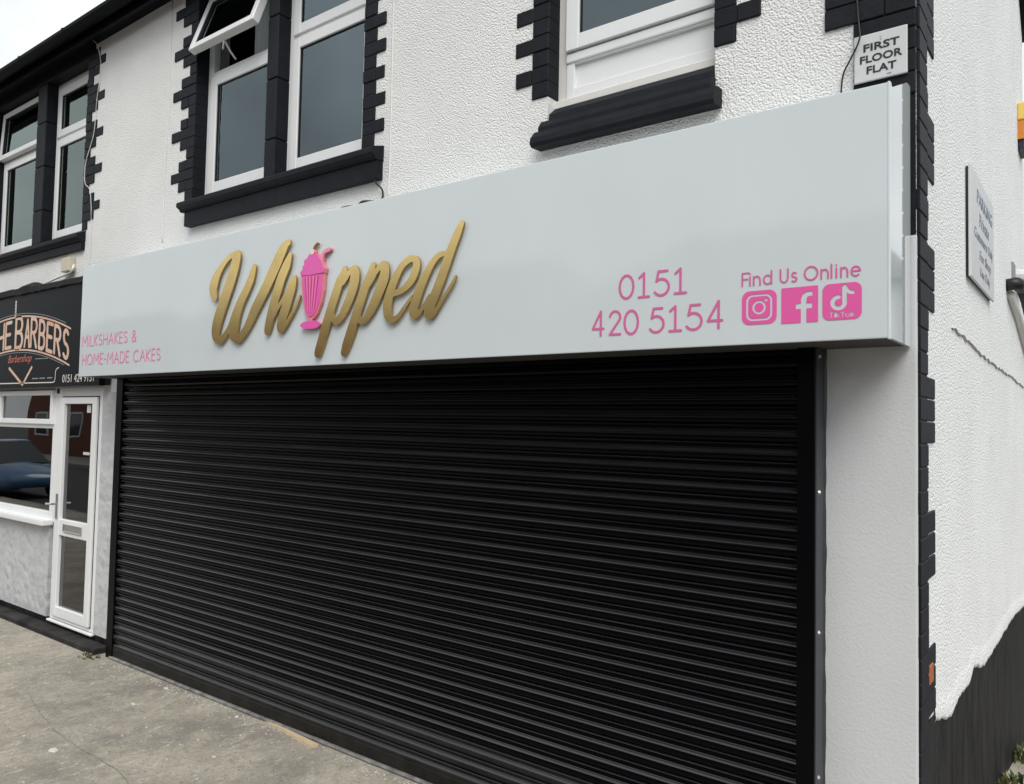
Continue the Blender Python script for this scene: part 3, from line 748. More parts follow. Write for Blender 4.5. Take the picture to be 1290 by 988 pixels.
# door
dr = part('door', rect_frame(bmesh.new(), -1.372, -.487, .10, 2.253, YS-.035, YS+.05, .075, wb=.04, wt=.085), MT['upvc'], BB)
part('leaf', rect_frame(bmesh.new(), -1.286, -.570, .142, 2.16, YS-.06, YS-.005, .08, wb=.09, wt=.06), MT['upvc'], dr)
part('gasket', rect_frame(bmesh.new(), -1.296, -.560, .132, 2.170, YS-.037, YS-.01, .012, bev=0), MT['gasket'], dr)  # black strip drawn in for the shaded gap round the leaf
part('mid_rail', nbox(-1.208, -.629, YS-.058, YS-.006, .885, 1.035, .005), MT['upvc'], dr)
part('pane', nbox(-1.208, -.629, YS-.03, YS-.024, 1.035, 2.106), MT['glass_low'], dr)
part('pane', nbox(-1.208, -.629, YS-.03, YS-.024, .224, .886), MT['glass_low'], dr)
bm = rect_frame(bmesh.new(), -1.10, -.74, .925, 1.0, YS-.072, YS-.05, .012, bev=.003); box(bm, -1.09, -.75, YS-.066, YS-.05, .935, .99)
part('letterbox', bm, MT['steel'], dr)
bm = nbox(-1.272, -1.236, YS-.072, YS-.055, 1.03, 1.27, .006); tube(bm, [(-1.254, YS-.07, 1.17), (-1.254, YS-.11, 1.17), (-1.36, YS-.115, 1.165)], .011)
part('handle', bm, MT['steel'], dr)
part('sticker', nbox(-.80, -.73, YS-.034, YS-.0305, 2.02, 2.09), MT['plate'], dr)
part('sticker', nbox(-.84, -.72, YS-.034, YS-.0305, 1.64, 1.665), MT['plate'], dr)
part('threshold', nbox(-1.372, -.488, YS-.065, YS-.0, .08, .0985, .004), MT['upvc'], BB)
# step and plinth
part('plinth', nbox(-7.5, -.215, YW-.004, YW+.2, -.2, .0995), MT['plinth'], BB)
bm = nbox(-7.5, -.20, -.075, YW-.005, -.1, .048, .008)
part('front_step', bm, MT['step'], BB)

# ============================================================ roller shutter
RS = thing('roller_shutter', 'closed black steel roller shutter of horizontal slats under the white fascia', 'roller shutter', (2.77, 0, 0))
ZB = 2.045; P = .077
prof = [(.010, .040), (.004, .0385), (-.004, .0372), (-.0095, .0345), (-.0105, .0315), (-.009, .0285), (.001, .0255), (.0035, .021), (.003, .014), (.001, .0085), (-.003, .0055), (-.009, .0015), (-.0128, -.0025), (-.0148, -.008), (-.0155, -.015), (-.0145, -.021), (-.0115, -.027), (-.006, -.033), (.001, -.0365), (.006, -.037)]
bm = bmesh.new(); NXS = 6
def sweep(bm, prof, x0, x1, n):
    rows = [[bm.verts.new((x0+(x1-x0)*k/n, y, z)) for y, z in prof] for k in range(n+1)]
    for A, B in zip(rows, rows[1:]):
        for i in range(len(prof)-1): bm.faces.new((A[i], B[i], B[i+1], A[i+1]))
    return bm
sweep(bm, prof, -2.80, 2.80, NXS)
bmb = bm.copy()
def slat_mesh(bm, m):
    me = bpy.data.meshes.new('slat'); bm.normal_update()
    if sum(f.normal.y for f in bm.faces) > 0: bmesh.ops.reverse_faces(bm, faces=bm.faces)
    bm.to_mesh(me); bm.free(); me.materials.append(m); me.materials.append(MT['shutter_glint'])
    for p in me.polygons: p.use_smooth = True; p.material_index = 1 if (p.normal.z > .62) else 0  # upward-facing ledges get the painted highlight colour
    return me
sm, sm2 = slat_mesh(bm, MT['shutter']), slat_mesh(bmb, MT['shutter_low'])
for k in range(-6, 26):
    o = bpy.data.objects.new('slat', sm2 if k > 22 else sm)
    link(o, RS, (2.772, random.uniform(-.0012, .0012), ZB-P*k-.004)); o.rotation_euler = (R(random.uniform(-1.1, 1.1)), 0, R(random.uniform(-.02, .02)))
part('bottom_rail', nbox(-.02, 5.56, -.014, .02, .018, .094, .006), MT['shutter_low'], RS)
bm = nbox(-.02, 5.56, -.034, .03, .004, .020, .004)
part('rail_foot', bm, MT['dull'], RS)
for x0, x1, s in ((-.095, .010, -1), (5.556, 5.625, 1)):
    g = part('guide_rail', nbox(x0, x1, -.052 if s > 0 else -.021, YW-.007, -.06, 2.45, .003), MT['guide'], RS)
    if s > 0:
        part('guide_angle', nbox(x1+.0005, x1+.006, -.046, YW+.0, -.06, 2.45), MT['guide_side'], g)
        for z in (2.281, 1.737, 1.186, .626, .08):
            bm = bmesh.new(); tube(bm, [(x1+.006, -.012, z), (x1+.012, -.012, z)], [.010, .006], 8); part('screw', bm, MT['steel'], g)
# the old jagged filler bead between guide and pilaster
bm = bmesh.new(); pv = None
for k in range(60):
    z = k*.0395; w = .004+.006*abs(math.sin(k*.37))*random.random()+.004*(k % 17 < 9)
    v = [bm.verts.new((5.626, YW-.022, z)), bm.verts.new((5.6305+w*.5, YW-.0095, z)), bm.verts.new((5.6335+w*.6, YW-.005, z))]
    if pv:
        for i in range(2): bm.faces.new((pv[i], pv[i+1], v[i+1], v[i]))
    pv = v
part('sealant_bead', bm, MT['guide_side'], RS)

# ============================================================ white shop sign
SG = thing('shop_sign', 'long glossy white fascia sign with gold script and pink lettering above the shutter', 'sign', (2.95, -.1, 2.3))
SY = -.30; SX0, SX1 = -.165, 5.945
bm = nbox(SX0, SX1, SY, SY+.02, 2.308, 3.214, .004, 2)
part('face_panel', bm, MT['sign'], SG)
bm = bmesh.new(); poly_x(bm, [(SY+.0205, 2.309), (YW-.012, 2.309), (YW-.012, 3.325), (YW-.07, 3.320), (SY+.05, 3.212), (SY+.0205, 3.212)], SX1+.004, SX1-.01)
part('side_panel', bm, MT['gloss_side'], SG)
part('corner_trim', nbox(SX1-.004, SX1+.007, SY-.0015, SY+.022, 2.303, 3.217, .003), MT['sign'], SG)
bm = bmesh.new(); poly_x(bm, [(SY+.0205, 2.309), (YW-.012, 2.309), (YW-.012, 3.30), (SY+.0205, 3.212)], SX0, SX0+.012)
part('side_panel', bm, MT['sign'], SG)
part('top_panel', nbox(SX0+.02, SX1-.015, SY+.021, YW-.012, 3.19, 3.205), MT['sign'], SG)
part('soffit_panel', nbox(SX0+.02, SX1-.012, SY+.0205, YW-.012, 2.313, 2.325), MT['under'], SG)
# gold script, each letter a raised piece standing off the panel
LET = {
'W': [[(1813, 2792, 51), (1788, 2843, 85), (1800, 2891, 90), (1832, 2944, 70), (1885, 2995, 46), (1951, 3040, 36), (2025, 3061, 38), (2063, 3055, 40)], [(2053, 3044, 75), (2043, 3021, 91), (2020, 2957, 97), (1976, 2866, 100), (1926, 2775, 100), (1876, 2683, 101), (1843, 2605, 98), (1836, 2549, 87), (1855, 2512, 55), (1895, 2502, 48), (1948, 2536, 42), (1993, 2581, 43), (2031, 2628, 46)], [(2242, 2949, 45), (2214, 2882, 66), (2166, 2809, 68), (2117, 2751, 76), (2069, 2669, 89), (2040, 2592, 111), (2040, 2545, 96), (2065, 2509, 58), (2099, 2499, 52), (2162, 2546, 60), (2223, 2619, 74), (2270, 2685, 83), (2323, 2749, 83), (2382, 2820, 86), (2434, 2891, 91), (2484, 2960, 90), (2529, 3022, 78), (2569, 3058, 46), (2590, 3064, 38)]],
'h': [[(2606, 2983, 37), (2576, 2928, 71), (2526, 2851, 80), (2494, 2780, 84), (2462, 2708, 81), (2433, 2635, 76), (2409, 2562, 68), (2400, 2536, 54)], [(2460, 2626, 31), (2506, 2678, 29), (2563, 2729, 31), (2607, 2784, 37), (2642, 2829, 38), (2653, 2835, 45), (2632, 2789, 77), (2604, 2726, 82), (2578, 2662, 83), (2548, 2598, 80), (2536, 2554, 74), (2547, 2537, 42), (2583, 2562, 30), (2622, 2604, 26), (2666, 2655, 26), (2701, 2707, 23), (2712, 2724, 18)]],
'p': [[(3110, 2840, 47), (3099, 2813, 55), (3072, 2782, 64), (3041, 2718, 68), (3011, 2654, 69), (2983, 2589, 70), (2955, 2523, 69), (2927, 2457, 65), (2899, 2390, 60), (2890, 2374, 47)], [(3100, 2770, 30), (3127, 2795, 30), (3152, 2824, 33), (3191, 2837, 44), (3199, 2803, 74), (3188, 2745, 75), (3165, 2688, 68), (3131, 2631, 64), (3094, 2581, 52), (3055, 2550, 42), (3028, 2559, 36), (3013, 2586, 38)]],
'q': [[(3343, 2839, 42), (3323, 2790, 57), (3286, 2729, 63), (3256, 2667, 68), (3225, 2598, 68), (3199, 2541, 66), (3172, 2477, 68), (3141, 2413, 62), (3121, 2371, 45)], [(3322, 2745, 30), (3348, 2775, 30), (3376, 2811, 32), (3416, 2835, 44), (3438, 2817, 62), (3431, 2760, 75), (3401, 2700, 71), (3365, 2639, 68), (3325, 2584, 58), (3285, 2542, 38), (3256, 2540, 36), (3241, 2558, 34)]],
'e': [[(3505, 2671, 32), (3546, 2677, 35), (3586, 2691, 40), (3640, 2729, 48), (3668, 2777, 55), (3676, 2818, 50), (3656, 2843, 36), (3616, 2842, 40), (3568, 2814, 42), (3524, 2760, 52), (3490, 2698, 60), (3469, 2635, 66), (3465, 2583, 64), (3479, 2544, 48), (3507, 2529, 38), (3546, 2545, 27), (3585, 2581, 24), (3628, 2625, 20), (3649, 2646, 16)]],
'd': [[(3893, 2847, 26), (3860, 2845, 28), (3827, 2837, 33), (3786, 2804, 40), (3750, 2756, 48), (3717, 2706, 57), (3689, 2652, 63), (3669, 2600, 65), (3661, 2562, 60), (3673, 2541, 38), (3705, 2556, 28), (3742, 2594, 24), (3775, 2635, 26)], [(3982, 2983, 34), (3955, 2934, 49), (3925, 2879, 54), (3898, 2821, 58), (3871, 2762, 60), (3844, 2703, 60), (3817, 2650, 60), (3789, 2596, 62), (3771, 2554, 66), (3780, 2534, 40), (3803, 2542, 28), (3836, 2577, 22), (3868, 2615, 20), (3907, 2660, 19), (3938, 2700, 17), (3950, 2721, 13)]]}
for k in 'Whpqed':
    f = union([stroke_sdf([(a/1000, b/1000, c/1000) for a, b, c in spline(s, 5)]) for s in LET[k]])
    me = front_mesh(f, .004, SY-.022, .010, 'letter', [MT['gold'], MT['goldedge']], eps=.0005)
    o = part('letter', me, None, SG)
    o.rotation_euler = (0, 0, 0)
    for (sx, sz) in ((LET[k][0][3][0]/1000, LET[k][0][3][1]/1000), (LET[k][-1][-6][0]/1000, LET[k][-1][-6][1]/1000)):
        bm = bmesh.new(); tube(bm, [(sx, SY-.0118, sz), (sx, SY-.0002, sz)], .008, 8); part('standoff', bm, MT['goldedge'], o)
# milkshake emblem
def poly_sdf(pts, r=.0):
    Pn = np.array(pts, float)
    def f(X, Z):
        D = np.full(X.shape, 9.); s = np.ones(X.shape)
        n = len(Pn)
        for i in range(n):
            a, b = Pn[i], Pn[i-1]; e = b-a; wx, wz = X-a[0], Z-a[1]
            t = np.clip((wx*e[0]+wz*e[1])/(e@e), 0, 1); D = np.minimum(D, np.hypot(wx-t*e[0], wz-t*e[1]))
            c1 = Z >= a[1]; c2 = Z < b[1]; c3 = e[0]*wz > e[1]*wx
            s = np.where((c1 & c2 & c3) | (~c1 & ~c2 & ~c3), -s, s)
        return D*s-r
    f.bb = (Pn[:, 0].min()-.01, Pn[:, 0].max()+.01, Pn[:, 1].min()-.01, Pn[:, 1].max()+.01); return f
mm = lambda L: [(a/1000, b/1000) for a, b in L]
cream = mm([(2728, 2847), (2715, 2864), (2740, 2882), (2735, 2897), (2753, 2907), (2749, 2932), (2780, 2944), (2788, 2961), (2820, 2967), (2871, 2959), (2890, 2937), (2909, 2920), (2920, 2889), (2941, 2866), (2936, 2844), (2872, 2841), (2789, 2840)])
glassp = mm([(2726, 2850), (2933, 2846), (2930, 2741), (2911, 2672), (2876, 2610), (2840, 2583), (2806, 2582), (2771, 2617), (2748, 2697), (2730, 2783)])
em = part('milkshake_emblem', front_mesh(union([poly_sdf(cream, .006), poly_sdf(glassp, .003), stroke_sdf([(2.822, 2.60, .026), (2.823, 2.55, .022)])]), .003, SY-.022, .018, 'milkshake_emblem', [MT['pinkedge']]), None, SG)
part('cream_swirl', front_mesh(poly_sdf(cream, -.001), .003, SY-.028, .0058, 'cream_swirl', [MT['pinkface'], MT['pinkedge']]), None, em)
cx, cz = 2.830, 2.715
inner = [(cx+(a-cx)*.84, cz+(b-cz)*.90+.002) for a, b in glassp]
part('glass_front', front_mesh(poly_sdf(inner, .002), .003, SY-.026, .0038, 'glass_front', [MT['pinkface'], MT['pinkedge']]), None, em)
for a, b_ in (((2.765, 2.826), (2.792, 2.646)), ((2.794, 2.828), (2.806, 2.618)), ((2.824, 2.828), (2.821, 2.612)), ((2.855, 2.828), (2.837, 2.612)), ((2.885, 2.826), (2.858, 2.632))):
    part('flute_line', front_mesh(stroke_sdf([(*a, .008), (*b_, .003)]), .0015, SY-.0275, .0014, 'flute_line', [MT['rib']]), None, em)
for a, b_ in (((2.779, 2.826), (2.799, 2.634)), ((2.809, 2.828), (2.813, 2.618)), ((2.840, 2.828), (2.829, 2.616)), ((2.870, 2.827), (2.847, 2.624))):
    part('flute_highlight', front_mesh(stroke_sdf([(*a, .006), (*b_, .0025)]), .0015, SY-.0275, .0014, 'flute_highlight', [MT['palepink']]), None, em)
fo = lambda X, Z: (np.hypot((X-2.823)/.092, (Z-2.5465-(X-2.823)*-.01)/.0245)-1)*.0245
fo.bb = (2.725, 2.92, 2.51, 2.58)
part('glass_foot', front_mesh(fo, .003, SY-.026, .022, 'glass_foot', [MT['pinkface'], MT['pinkedge']]), None, em)
part('drinking_straw', front_mesh(stroke_sdf([(p[0], p[1], .023) for p in spline([(2.906, 2.90), (2.914, 2.945), (2.930, 2.966), (2.972, 2.976)], 5)]), .002, SY-.024, .020, 'drinking_straw', [MT['palepink'], MT['pinkedge']]), None, em)
part('cherry', front_mesh(disc(2.827, 2.977, .017), .002, SY-.030, .026, 'cherry', [MT['cherry'], MT['pinkedge']]), None, em)
part('cherry_stalk', front_mesh(stroke_sdf([(p[0], p[1], .008) for p in spline([(2.824, 2.985), (2.838, 3.011), (2.862, 3.026)], 5)]), .0015, SY-.024, .018, 'cherry_stalk', [MT['goldedge']]), None, em)
# flat vinyl
VY, VT = SY-.0018, .0016
def vinyl(name, f, h, m='pinktext'): return part(name, front_mesh(f, h, VY, VT, name, [MT[m]]), None, SG)
ph = [('0', 4.878, 4.945, 2.531, 2.631), ('1', 4.971, 5.019, 2.531, 2.632), ('5', 5.046, 5.110, 2.531, 2.632), ('1', 5.137, 5.186, 2.533, 2.634)]
for t in ph: vinyl('digit', glyph(*t, .0105), .0015)
for t in [('4', 4.746, 4.800, 2.379, 2.484), ('2', 4.831, 4.884, 2.380, 2.480), ('0', 4.904, 4.969, 2.377, 2.478), ('5', 5.026, 5.088, 2.378, 2.477), ('1', 5.115, 5.166, 2.379, 2.480), ('5', 5.191, 5.255, 2.379, 2.479), ('4', 5.282, 5.341, 2.380, 2.487)]:
    vinyl('digit', glyph(*t, .0105), .0015)
fu = [('F', 5.422, 5.447), ('i', 5.4505, 5.4545), ('n', 5.467, 5.492), ('d', 5.506, 5.536), ('U', 5.570, 5.598), ('s', 5.612, 5.631), ('O', 5.659, 5.706), ('n', 5.719, 5.743), ('l', 5.754, 5.756), ('i', 5.770, 5.774), ('n', 5.788, 5.810), ('e', 5.823, 5.853)]
for c, a, b_ in fu: vinyl('printed_letter', glyph(c, a, b_, 2.536, 2.586, .0062), .0012)
for f in line_of('MILKSHAKES &', -.122, .756, 2.549, 2.642, .0095, parts=True): vinyl('printed_letter', f, .002, 'smallpink')
for f in line_of('HOME-MADE CAKES', -.108, 1.113, 2.397, 2.490, .0095, parts=True): vinyl('printed_letter', f, .002, 'smallpink')
ig = rrect(5.4215, 5.5565, 2.384, 2.514, .030)
ring = minus(rrect(5.438, 5.540, 2.398, 2.500, .026), rrect(5.4465, 5.5315, 2.4065, 2.4915, .019))
cr = minus(disc(5.489, 2.449, .0265), disc(5.489, 2.449, .0175))
vinyl('camera_logo', minus(ig, union([ring, cr, disc(5.5165, 2.4755, .006)])), .0012, 'pink')
fl_ = union([rrect(5.646, 5.667, 2.374, 2.470, .001), rrect(5.6275, 5.6875, 2.4315, 2.4515, .001), stroke_sdf([(5.6565, 2.44, .021), (5.6565, 2.466, .021), (5.660, 2.478, .0195), (5.668, 2.4845, .018), (5.682, 2.486, .016)]), rrect(5.672, 5.6885, 2.4775, 2.494, .001)])
vinyl('letter_logo', minus(rrect(5.574, 5.708, 2.380, 2.514, .002), fl_), .0012, 'pink')
note = union([stroke_sdf(arcp(5.780, 2.4445, .0215, .0205, 90, 360, .0155)), rrect(5.792, 5.8085, 2.444, 2.505, .002),
              stroke_sdf([(5.803, 2.504, .010), (5.808, 2.490, .013), (5.818, 2.480, .014), (5.828, 2.478, .0145)])])
tk = [('T', 5.748, 5.762), ('i', 5.7655, 5.7685), ('k', 5.772, 5.783), ('T', 5.787, 5.801), ('o', 5.804, 5.818), ('k', 5.823, 5.835)]
wm = union([glyph(c, a, b_, 2.393, 2.410, .0042) for c, a, b_ in tk])
vinyl('music_note_logo', minus(rrect(5.7235, 5.8585, 2.382, 2.514, .026), union([note, wm])), .0011, 'pink')

# ============================================================ barber sign
BS = thing('barber_sign', 'black barber shop fascia sign with arched copper lettering left of the white fascia', 'sign', (-2, 0, 2.25))
BY = -.04
part('board', nbox(-5.2, -.365, BY, BY+.05, 2.256, 3.20, .003), MT['barb'], BS)
part('board_back', nbox(-5.2, -.37, BY+.0505, YW-.013, 2.262, 3.19), MT['felt'], BS)
bm = bmesh.new(); pv = None
for k in range(70):
    x = -5.2+k*(4.83/69); j = random.uniform(-.006, .006); lump = .05*math.exp(-((x+1.95)/.16)**2) + .02*math.exp(-((x+2.5)/.2)**2)
    v = [bm.verts.new((x, YW-.001, 3.262+j+lump*.7)), bm.verts.new((x, .02, 3.262+j+lump)), bm.verts.new((x, BY-.02-lump*.3, 3.236+j*.5+lump*.4)), bm.verts.new((x, BY-.022, 3.185+j)), bm.verts.new((x, BY-.001, 3.182+j))]
    if pv:
        for i in range(4): bm.faces.new((pv[i], pv[i+1], v[i+1], v[i]))
    pv = v
part('flashing', bm, MT['felt'], BS)
pz = BY-.0015
arch = lambda x, z: (x, z-.13*(x+2.15)**2)
def bprint(name, f, h, m, warp=None): return part(name, front_mesh(f, h, pz, .0014, name, [MT[m]], warp=warp), None, BS)
for ch, a, b_, z0, z1, w in (('H', -2.60, -2.455, 2.668, 2.925, .03), ('E', -2.41, -2.265, 2.672, 2.925, .03), ('B', -2.165, -1.995, 2.655, 2.958, .036), ('A', -1.945, -1.83, 2.67, 2.93, .028), ('R', -1.80, -1.67, 2.675, 2.945, .030), ('B', -1.612, -1.485, 2.672, 2.935, .031), ('E', -1.438, -1.315, 2.672, 2.93, .031), ('R', -1.275, -1.15, 2.675, 2.93, .031), ('S', -1.092, -.975, 2.68, 2.93, .031)):
    bprint('letter', glyph(ch, a+w*.1, b_-w*.1, z0, z1, w*1.2), .004, 'copper', arch)
for z, w in ((2.968, .016), (2.635, .016)):
    bprint('arch_line', stroke_sdf([(-3.35+k*.1, z, w) for k in range(25)]+[(-.95, z, w)]), .005, 'copper', arch)
    bprint('arch_line', stroke_sdf([(-3.35+k*.1, z+.028 if z > 2.8 else z-.026, .006) for k in range(24)]), .003, 'greyprint', arch)
bprint('chevron', stroke_sdf([(-2.28, 2.455, .03), (-1.945, 2.285, .026), (-1.75, 2.45, .03)]), .004, 'copper')
part('script_line', font_mesh('Barbershop', 'script_line', MT['redprint'], .56, .10, -2.32, 2.485, pz, shear=.35), None, BS)
part('digits', font_mesh('0151 424 9131', 'digits', MT['whiteprint'], .61, .072, -1.075, 2.292, pz), None, BS)
bprint('frame_line', stroke_sdf([(-3.0, 2.309, .012), (-1.27, 2.297, .010)]+[(p[0], p[1], .010) for p in spline([(-1.235, 2.305), (-1.225, 2.34), (-1.222, 2.395), (-1.20, 2.42), (-1.16, 2.432)], 4)]), .003, 'whiteprint')
for a, b_ in ((-1.72, -1.60), (-1.56, -1.45), (-1.39, -1.29)):
    bprint('small_print', stroke_sdf([(a, 2.341, .012), (b_, 2.341, .012)]), .003, 'greyprint')
bprint('small_print', stroke_sdf([(-1.67, 2.531, .008), (-1.40, 2.527, .008)]), .002, 'greyprint')
pole = part('barber_pole', front_mesh(stroke_sdf([(-2.19, 2.985, .034), (-2.19, 3.09, .034)]), .003, pz, .0014, 'barber_pole', [MT['whiteprint']]), None, BS)
for k in range(3):
    part('stripe', front_mesh(stroke_sdf([(-2.202, 3.0+k*.034, .010), (-2.178, 3.018+k*.034, .010)]), .0015, pz-.001, .0009, 'stripe', [MT['redprint'] if k % 2 else MT['greyprint']]), None, pole)
part('pole_cap', front_mesh(disc(-2.19, 3.122, .016), .002, pz, .0014, 'pole_cap', [MT['whiteprint']]), None, pole)

# ============================================================ small signs and fittings
FS = thing('flat_sign', 'small white plate reading first floor flat on the black corner bricks', 'sign', (5.84, .05, 3.38))
FY = .045
part('plate', nbox(5.746, 5.942, FY, FY+.012, 3.380, 3.572, .004, 2), MT['plate'], FS)
for s, x0, x1, z in (('FIRST', 5.782, 5.914, 3.5005), ('FLOOR', 5.769, 5.924, 3.4545), ('FLAT', 5.794, 5.903, 3.4085)):
    part('lettering', font_mesh(s, 'lettering', MT['blackprint'], x1-x0, .031, x0, z, FY-.0016, bold=.022), None, FS)
for x, z in ((5.846, 3.551), (5.848, 3.541)):
    bm = bmesh.new(); tube(bm, [(x, FY, z), (x, FY-.003, z)], .003, 6); part('screw', bm, MT['steel'], FS)
part('fine_print', nbox(5.868, 5.884, FY-.001, FY, 3.392, 3.394), MT['blackprint'], FS)

SS_ = thing('wall_notice', 'weathered white notice with faded lettering fixed to the roughcast side wall', 'sign', (5.99, 1.8, 2.79))
sy0, sy1, sz0, sz1 = 1.33, 2.316, 2.79, 3.375
part('plate', nbox(XE+.014, XE+.026, sy0, sy1, sz0, sz1, .002), MT['plate'], SS_)
part('edge_shadow_gap', nbox(XE+.002, XE+.0138, sy0+.01, sy1-.01, sz0+.01, sz1-.01), MT['gasket'], SS_)
xf = lambda x, y, z: (XE+.0262+(.0016-y), x, z)
def sidetext(s, y0, y1, z, h, m): part('lettering', font_mesh(s, 'lettering', MT[m], y1-y0, h, y0, z, 0., xf=xf), None, SS_)
sidetext('PARKING', 1.56, 2.22, 3.225, .075, 'blueprint'); sidetext('Private', 1.66, 2.06, 3.115, .072, 'fadeprint')
sidetext('Customers Only', 1.45, 2.24, 3.01, .07, 'blueprint'); sidetext('For Shop', 1.66, 2.14, 2.915, .07, 'fadeprint'); sidetext('Use Only', 1.68, 2.1, 2.83, .066, 'fadeprint')

AL = thing('alarm_box', 'yellow and orange alarm box with dark base high on the side wall', 'alarm box', (6.0, 4.4, 4.35))
part('cover', nbox(XE, XE+.07, 4.24, 4.60, 4.555, 4.70, .012, 2), MT['yellow'], AL)
part('body', nbox(XE, XE+.055, 4.25, 4.59, 4.40, 4.5545), MT['orange'], AL)
for k in range(6): part('louvre', nbox(XE+.0555, XE+.062, 4.26, 4.58, 4.405+k*.025, 4.415+k*.025), MT['orange'], AL)
part('base', nbox(XE, XE+.045, 4.27, 4.57, 4.325, 4.3995, .006), MT['navy'], AL)

OP = thing('overflow_pipe', 'black angled pipe with elbow fixed on the side wall below the alarm box', 'pipe', (6.0, 3.6, 3.05))
bm = bmesh.new(); tube(bm, [(XE, 3.30, 3.05), (XE+.06, 3.32, 3.06), (XE+.075, 3.55, 3.065)], .045, 10); part('elbow', bm, MT['cable'], OP, smooth=True)
bm = bmesh.new(); tube(bm, [(XE+.075, 3.5, 3.065), (XE+.075, 3.9, 3.02), (XE+.075, 5.2, 2.70)], .038, 10); part('pipe', bm, MT['cable'], OP, smooth=True)
bm = bmesh.new(); tube(bm, [(XE+.02, 3.36, 2.99), (XE+.02, 3.9, 2.90), (XE+.02, 5.2, 2.58)], .03, 10); part('pipe', bm, MT['wcable'], OP, smooth=True, label='white lower pipe')
SC = thing('security_lamp', 'small grey outside fitting with dark lens above the angled black pipe', 'lamp', (6.0, 3.9, 3.2))
bm = nbox(XE, XE+.012, 3.68, 3.86, 3.14, 3.29, .003); part('bracket', bm, MT['fadeprint'], SC)
bm = bmesh.new(); tube(bm, [(XE+.012, 3.92, 3.20), (XE+.09, 3.92, 3.20)], [.07, .06], 12); part('housing', bm, MT['plate'], SC, smooth=False)
bm = bmesh.new(); tube(bm, [(XE+.085, 4.02, 3.16), (XE+.10, 4.20, 3.17)], [.055, .045], 10); part('lens', bm, MT['cable'], SC)

JB = thing('junction_box', 'small cream cable box on the white wall above the barber sign', 'junction box', (-1.25, .05, 3.35))
part('box', nbox(-1.335, -1.165, YW-.06, YW, 3.345, 3.475, .008, 2), MT['cream'], JB)
bm = bmesh.new(); tube(bm, spline([(-1.16, .05, 3.40), (-1.13, .03, 3.36), (-1.2, .03, 3.325), (-1.45, .04, 3.31), (-1.75, .05, 3.285)], 6), .010)
part('flex', bm, MT['wcable'], JB)
def cable(label, pts, r, m='cable', n=8):
    bm = bmesh.new(); tube(bm, spline(pts, n), r, 5)
    return tag(part('cable', bm, MT[m], smooth=True), label, 'cable')
cable('thin black cable looping over the left edge of the first floor flat plate', [(5.755, .05, 3.75), (5.764, .045, 3.632), (5.772, .03, 3.564), (5.757, .03, 3.519), (5.727, .045, 3.478), (5.702, .055, 3.435), (5.694, .055, 3.36), (5.694, .05, 3.2)], .0035)
cable('loose black wire end sticking up from behind the white fascia', [(2.972, .05, 3.577), (2.95, .03, 3.52), (2.965, .03, 3.46), (3.0, .05, 3.413), (2.995, .05, 3.354), (2.93, .0, 3.34)], .006)
cable('bundle of black wire lying along the top edge of the fascia', [(2.66, -.12, 3.25), (2.75, -.1, 3.272), (2.85, -.11, 3.285), (2.95, -.1, 3.282), (3.02, -.12, 3.29), (3.08, -.1, 3.285), (3.12, -.12, 3.265)], .013)
cable('white painted cable running down the wall right of the double window', [(3.045, YW-.004, 5.45), (3.04, YW-.004, 4.5), (3.045, YW-.004, 3.9), (3.04, YW-.004, 3.33)], .006, 'wcable')
cable('white painted cable running down the wall left of the double window', [(.40, YW-.004, 5.45), (.41, YW-.004, 4.6), (.385, YW-.004, 3.9), (.39, YW-.004, 3.42)], .005, 'wcable')
cable('loose white cable hanging down beside the black bricks of the barber window', [(-.86, .0, 5.45), (-.80, .02, 5.38), (-.80, .055, 5.2), (-.86, .06, 4.9), (-.88, .055, 4.6), (-.99, .045, 4.35), (-.98, .04, 4.15), (-.9, .055, 4.05), (-.86, .06, 3.7), (-.87, .06, 3.3)], .003, 'wcable')
bm = bmesh.new(); vs = [bm.verts.new(p) for p in ((-.29, .002, 0), (.29, -.034, 0), (.30, .010, 0), (-.28, .014, 0), (-.29, .002, .012), (.29, -.034, .020), (.30, .010, .018), (-.28, .014, .011))]
for f in ((4, 5, 6, 7), (0, 1, 5, 4), (1, 2, 6, 5), (2, 3, 7, 6), (3, 0, 4, 7), (3, 2, 1, 0)): bm.faces.new([vs[i] for i in f])
tb = part('timber_offcut', bm, MT['timber'], None, (2.39, -.050, .0))
tb.rotation_euler = (0, 0, R(-4)); tag(tb, 'thin strip of raw timber lying against the foot of the shutter', 'timber')

def weed(name, label, x, y, z, n, h, spread, seed):
    rnd = random.Random(seed); bm = bmesh.new(); bm2 = bmesh.new()
    for i in range(n):
        a = rnd.random()*6.28; r_ = rnd.random()*spread; bx, by = x+r_*math.cos(a)*1.5, y+r_*math.sin(a)
        L = h*rnd.uniform(.4, 1); w = rnd.uniform(.004, .012); dx, dy = rnd.uniform(-.6, .6)*L, rnd.uniform(-.6, .6)*L
        px, py = -math.sin(a)*w, math.cos(a)*w; B = bm if rnd.random() < .8 else bm2
        v = [B.verts.new(p) for p in ((bx-px*.5, by-py*.5, z), (bx+px*.5, by+py*.5, z), (bx+dx*.5+px, by+dy*.5+py, z+L*.65), (bx+dx*.5-px, by+dy*.5-py, z+L*.65), (bx+dx, by+dy, z+L*.8))]
        B.faces.new((v[0], v[1], v[2], v[3])); B.faces.new((v[3], v[2], v[4]))
    t = thing(name, label, 'weed', (x, y, z))
    part('leaves', bm, MT['leaf'], t); part('dry_leaves', bm2, MT['straw'], t)
weed('weed_tuft', 'little green weed tuft at the foot of the pier beside the shutter', -.20, -.10, 0, 60, .028, .09, 3)
weed('weed_tuft', 'taller green weeds with dry leaves growing at the base of the side wall', 6.03, 2.75, gz(2.75), 110, .12, .13, 5)
weed('weed_tuft', 'low green weeds further back along the base of the side wall', 6.05, 3.7, gz(3.7), 120, .15, .2, 8)

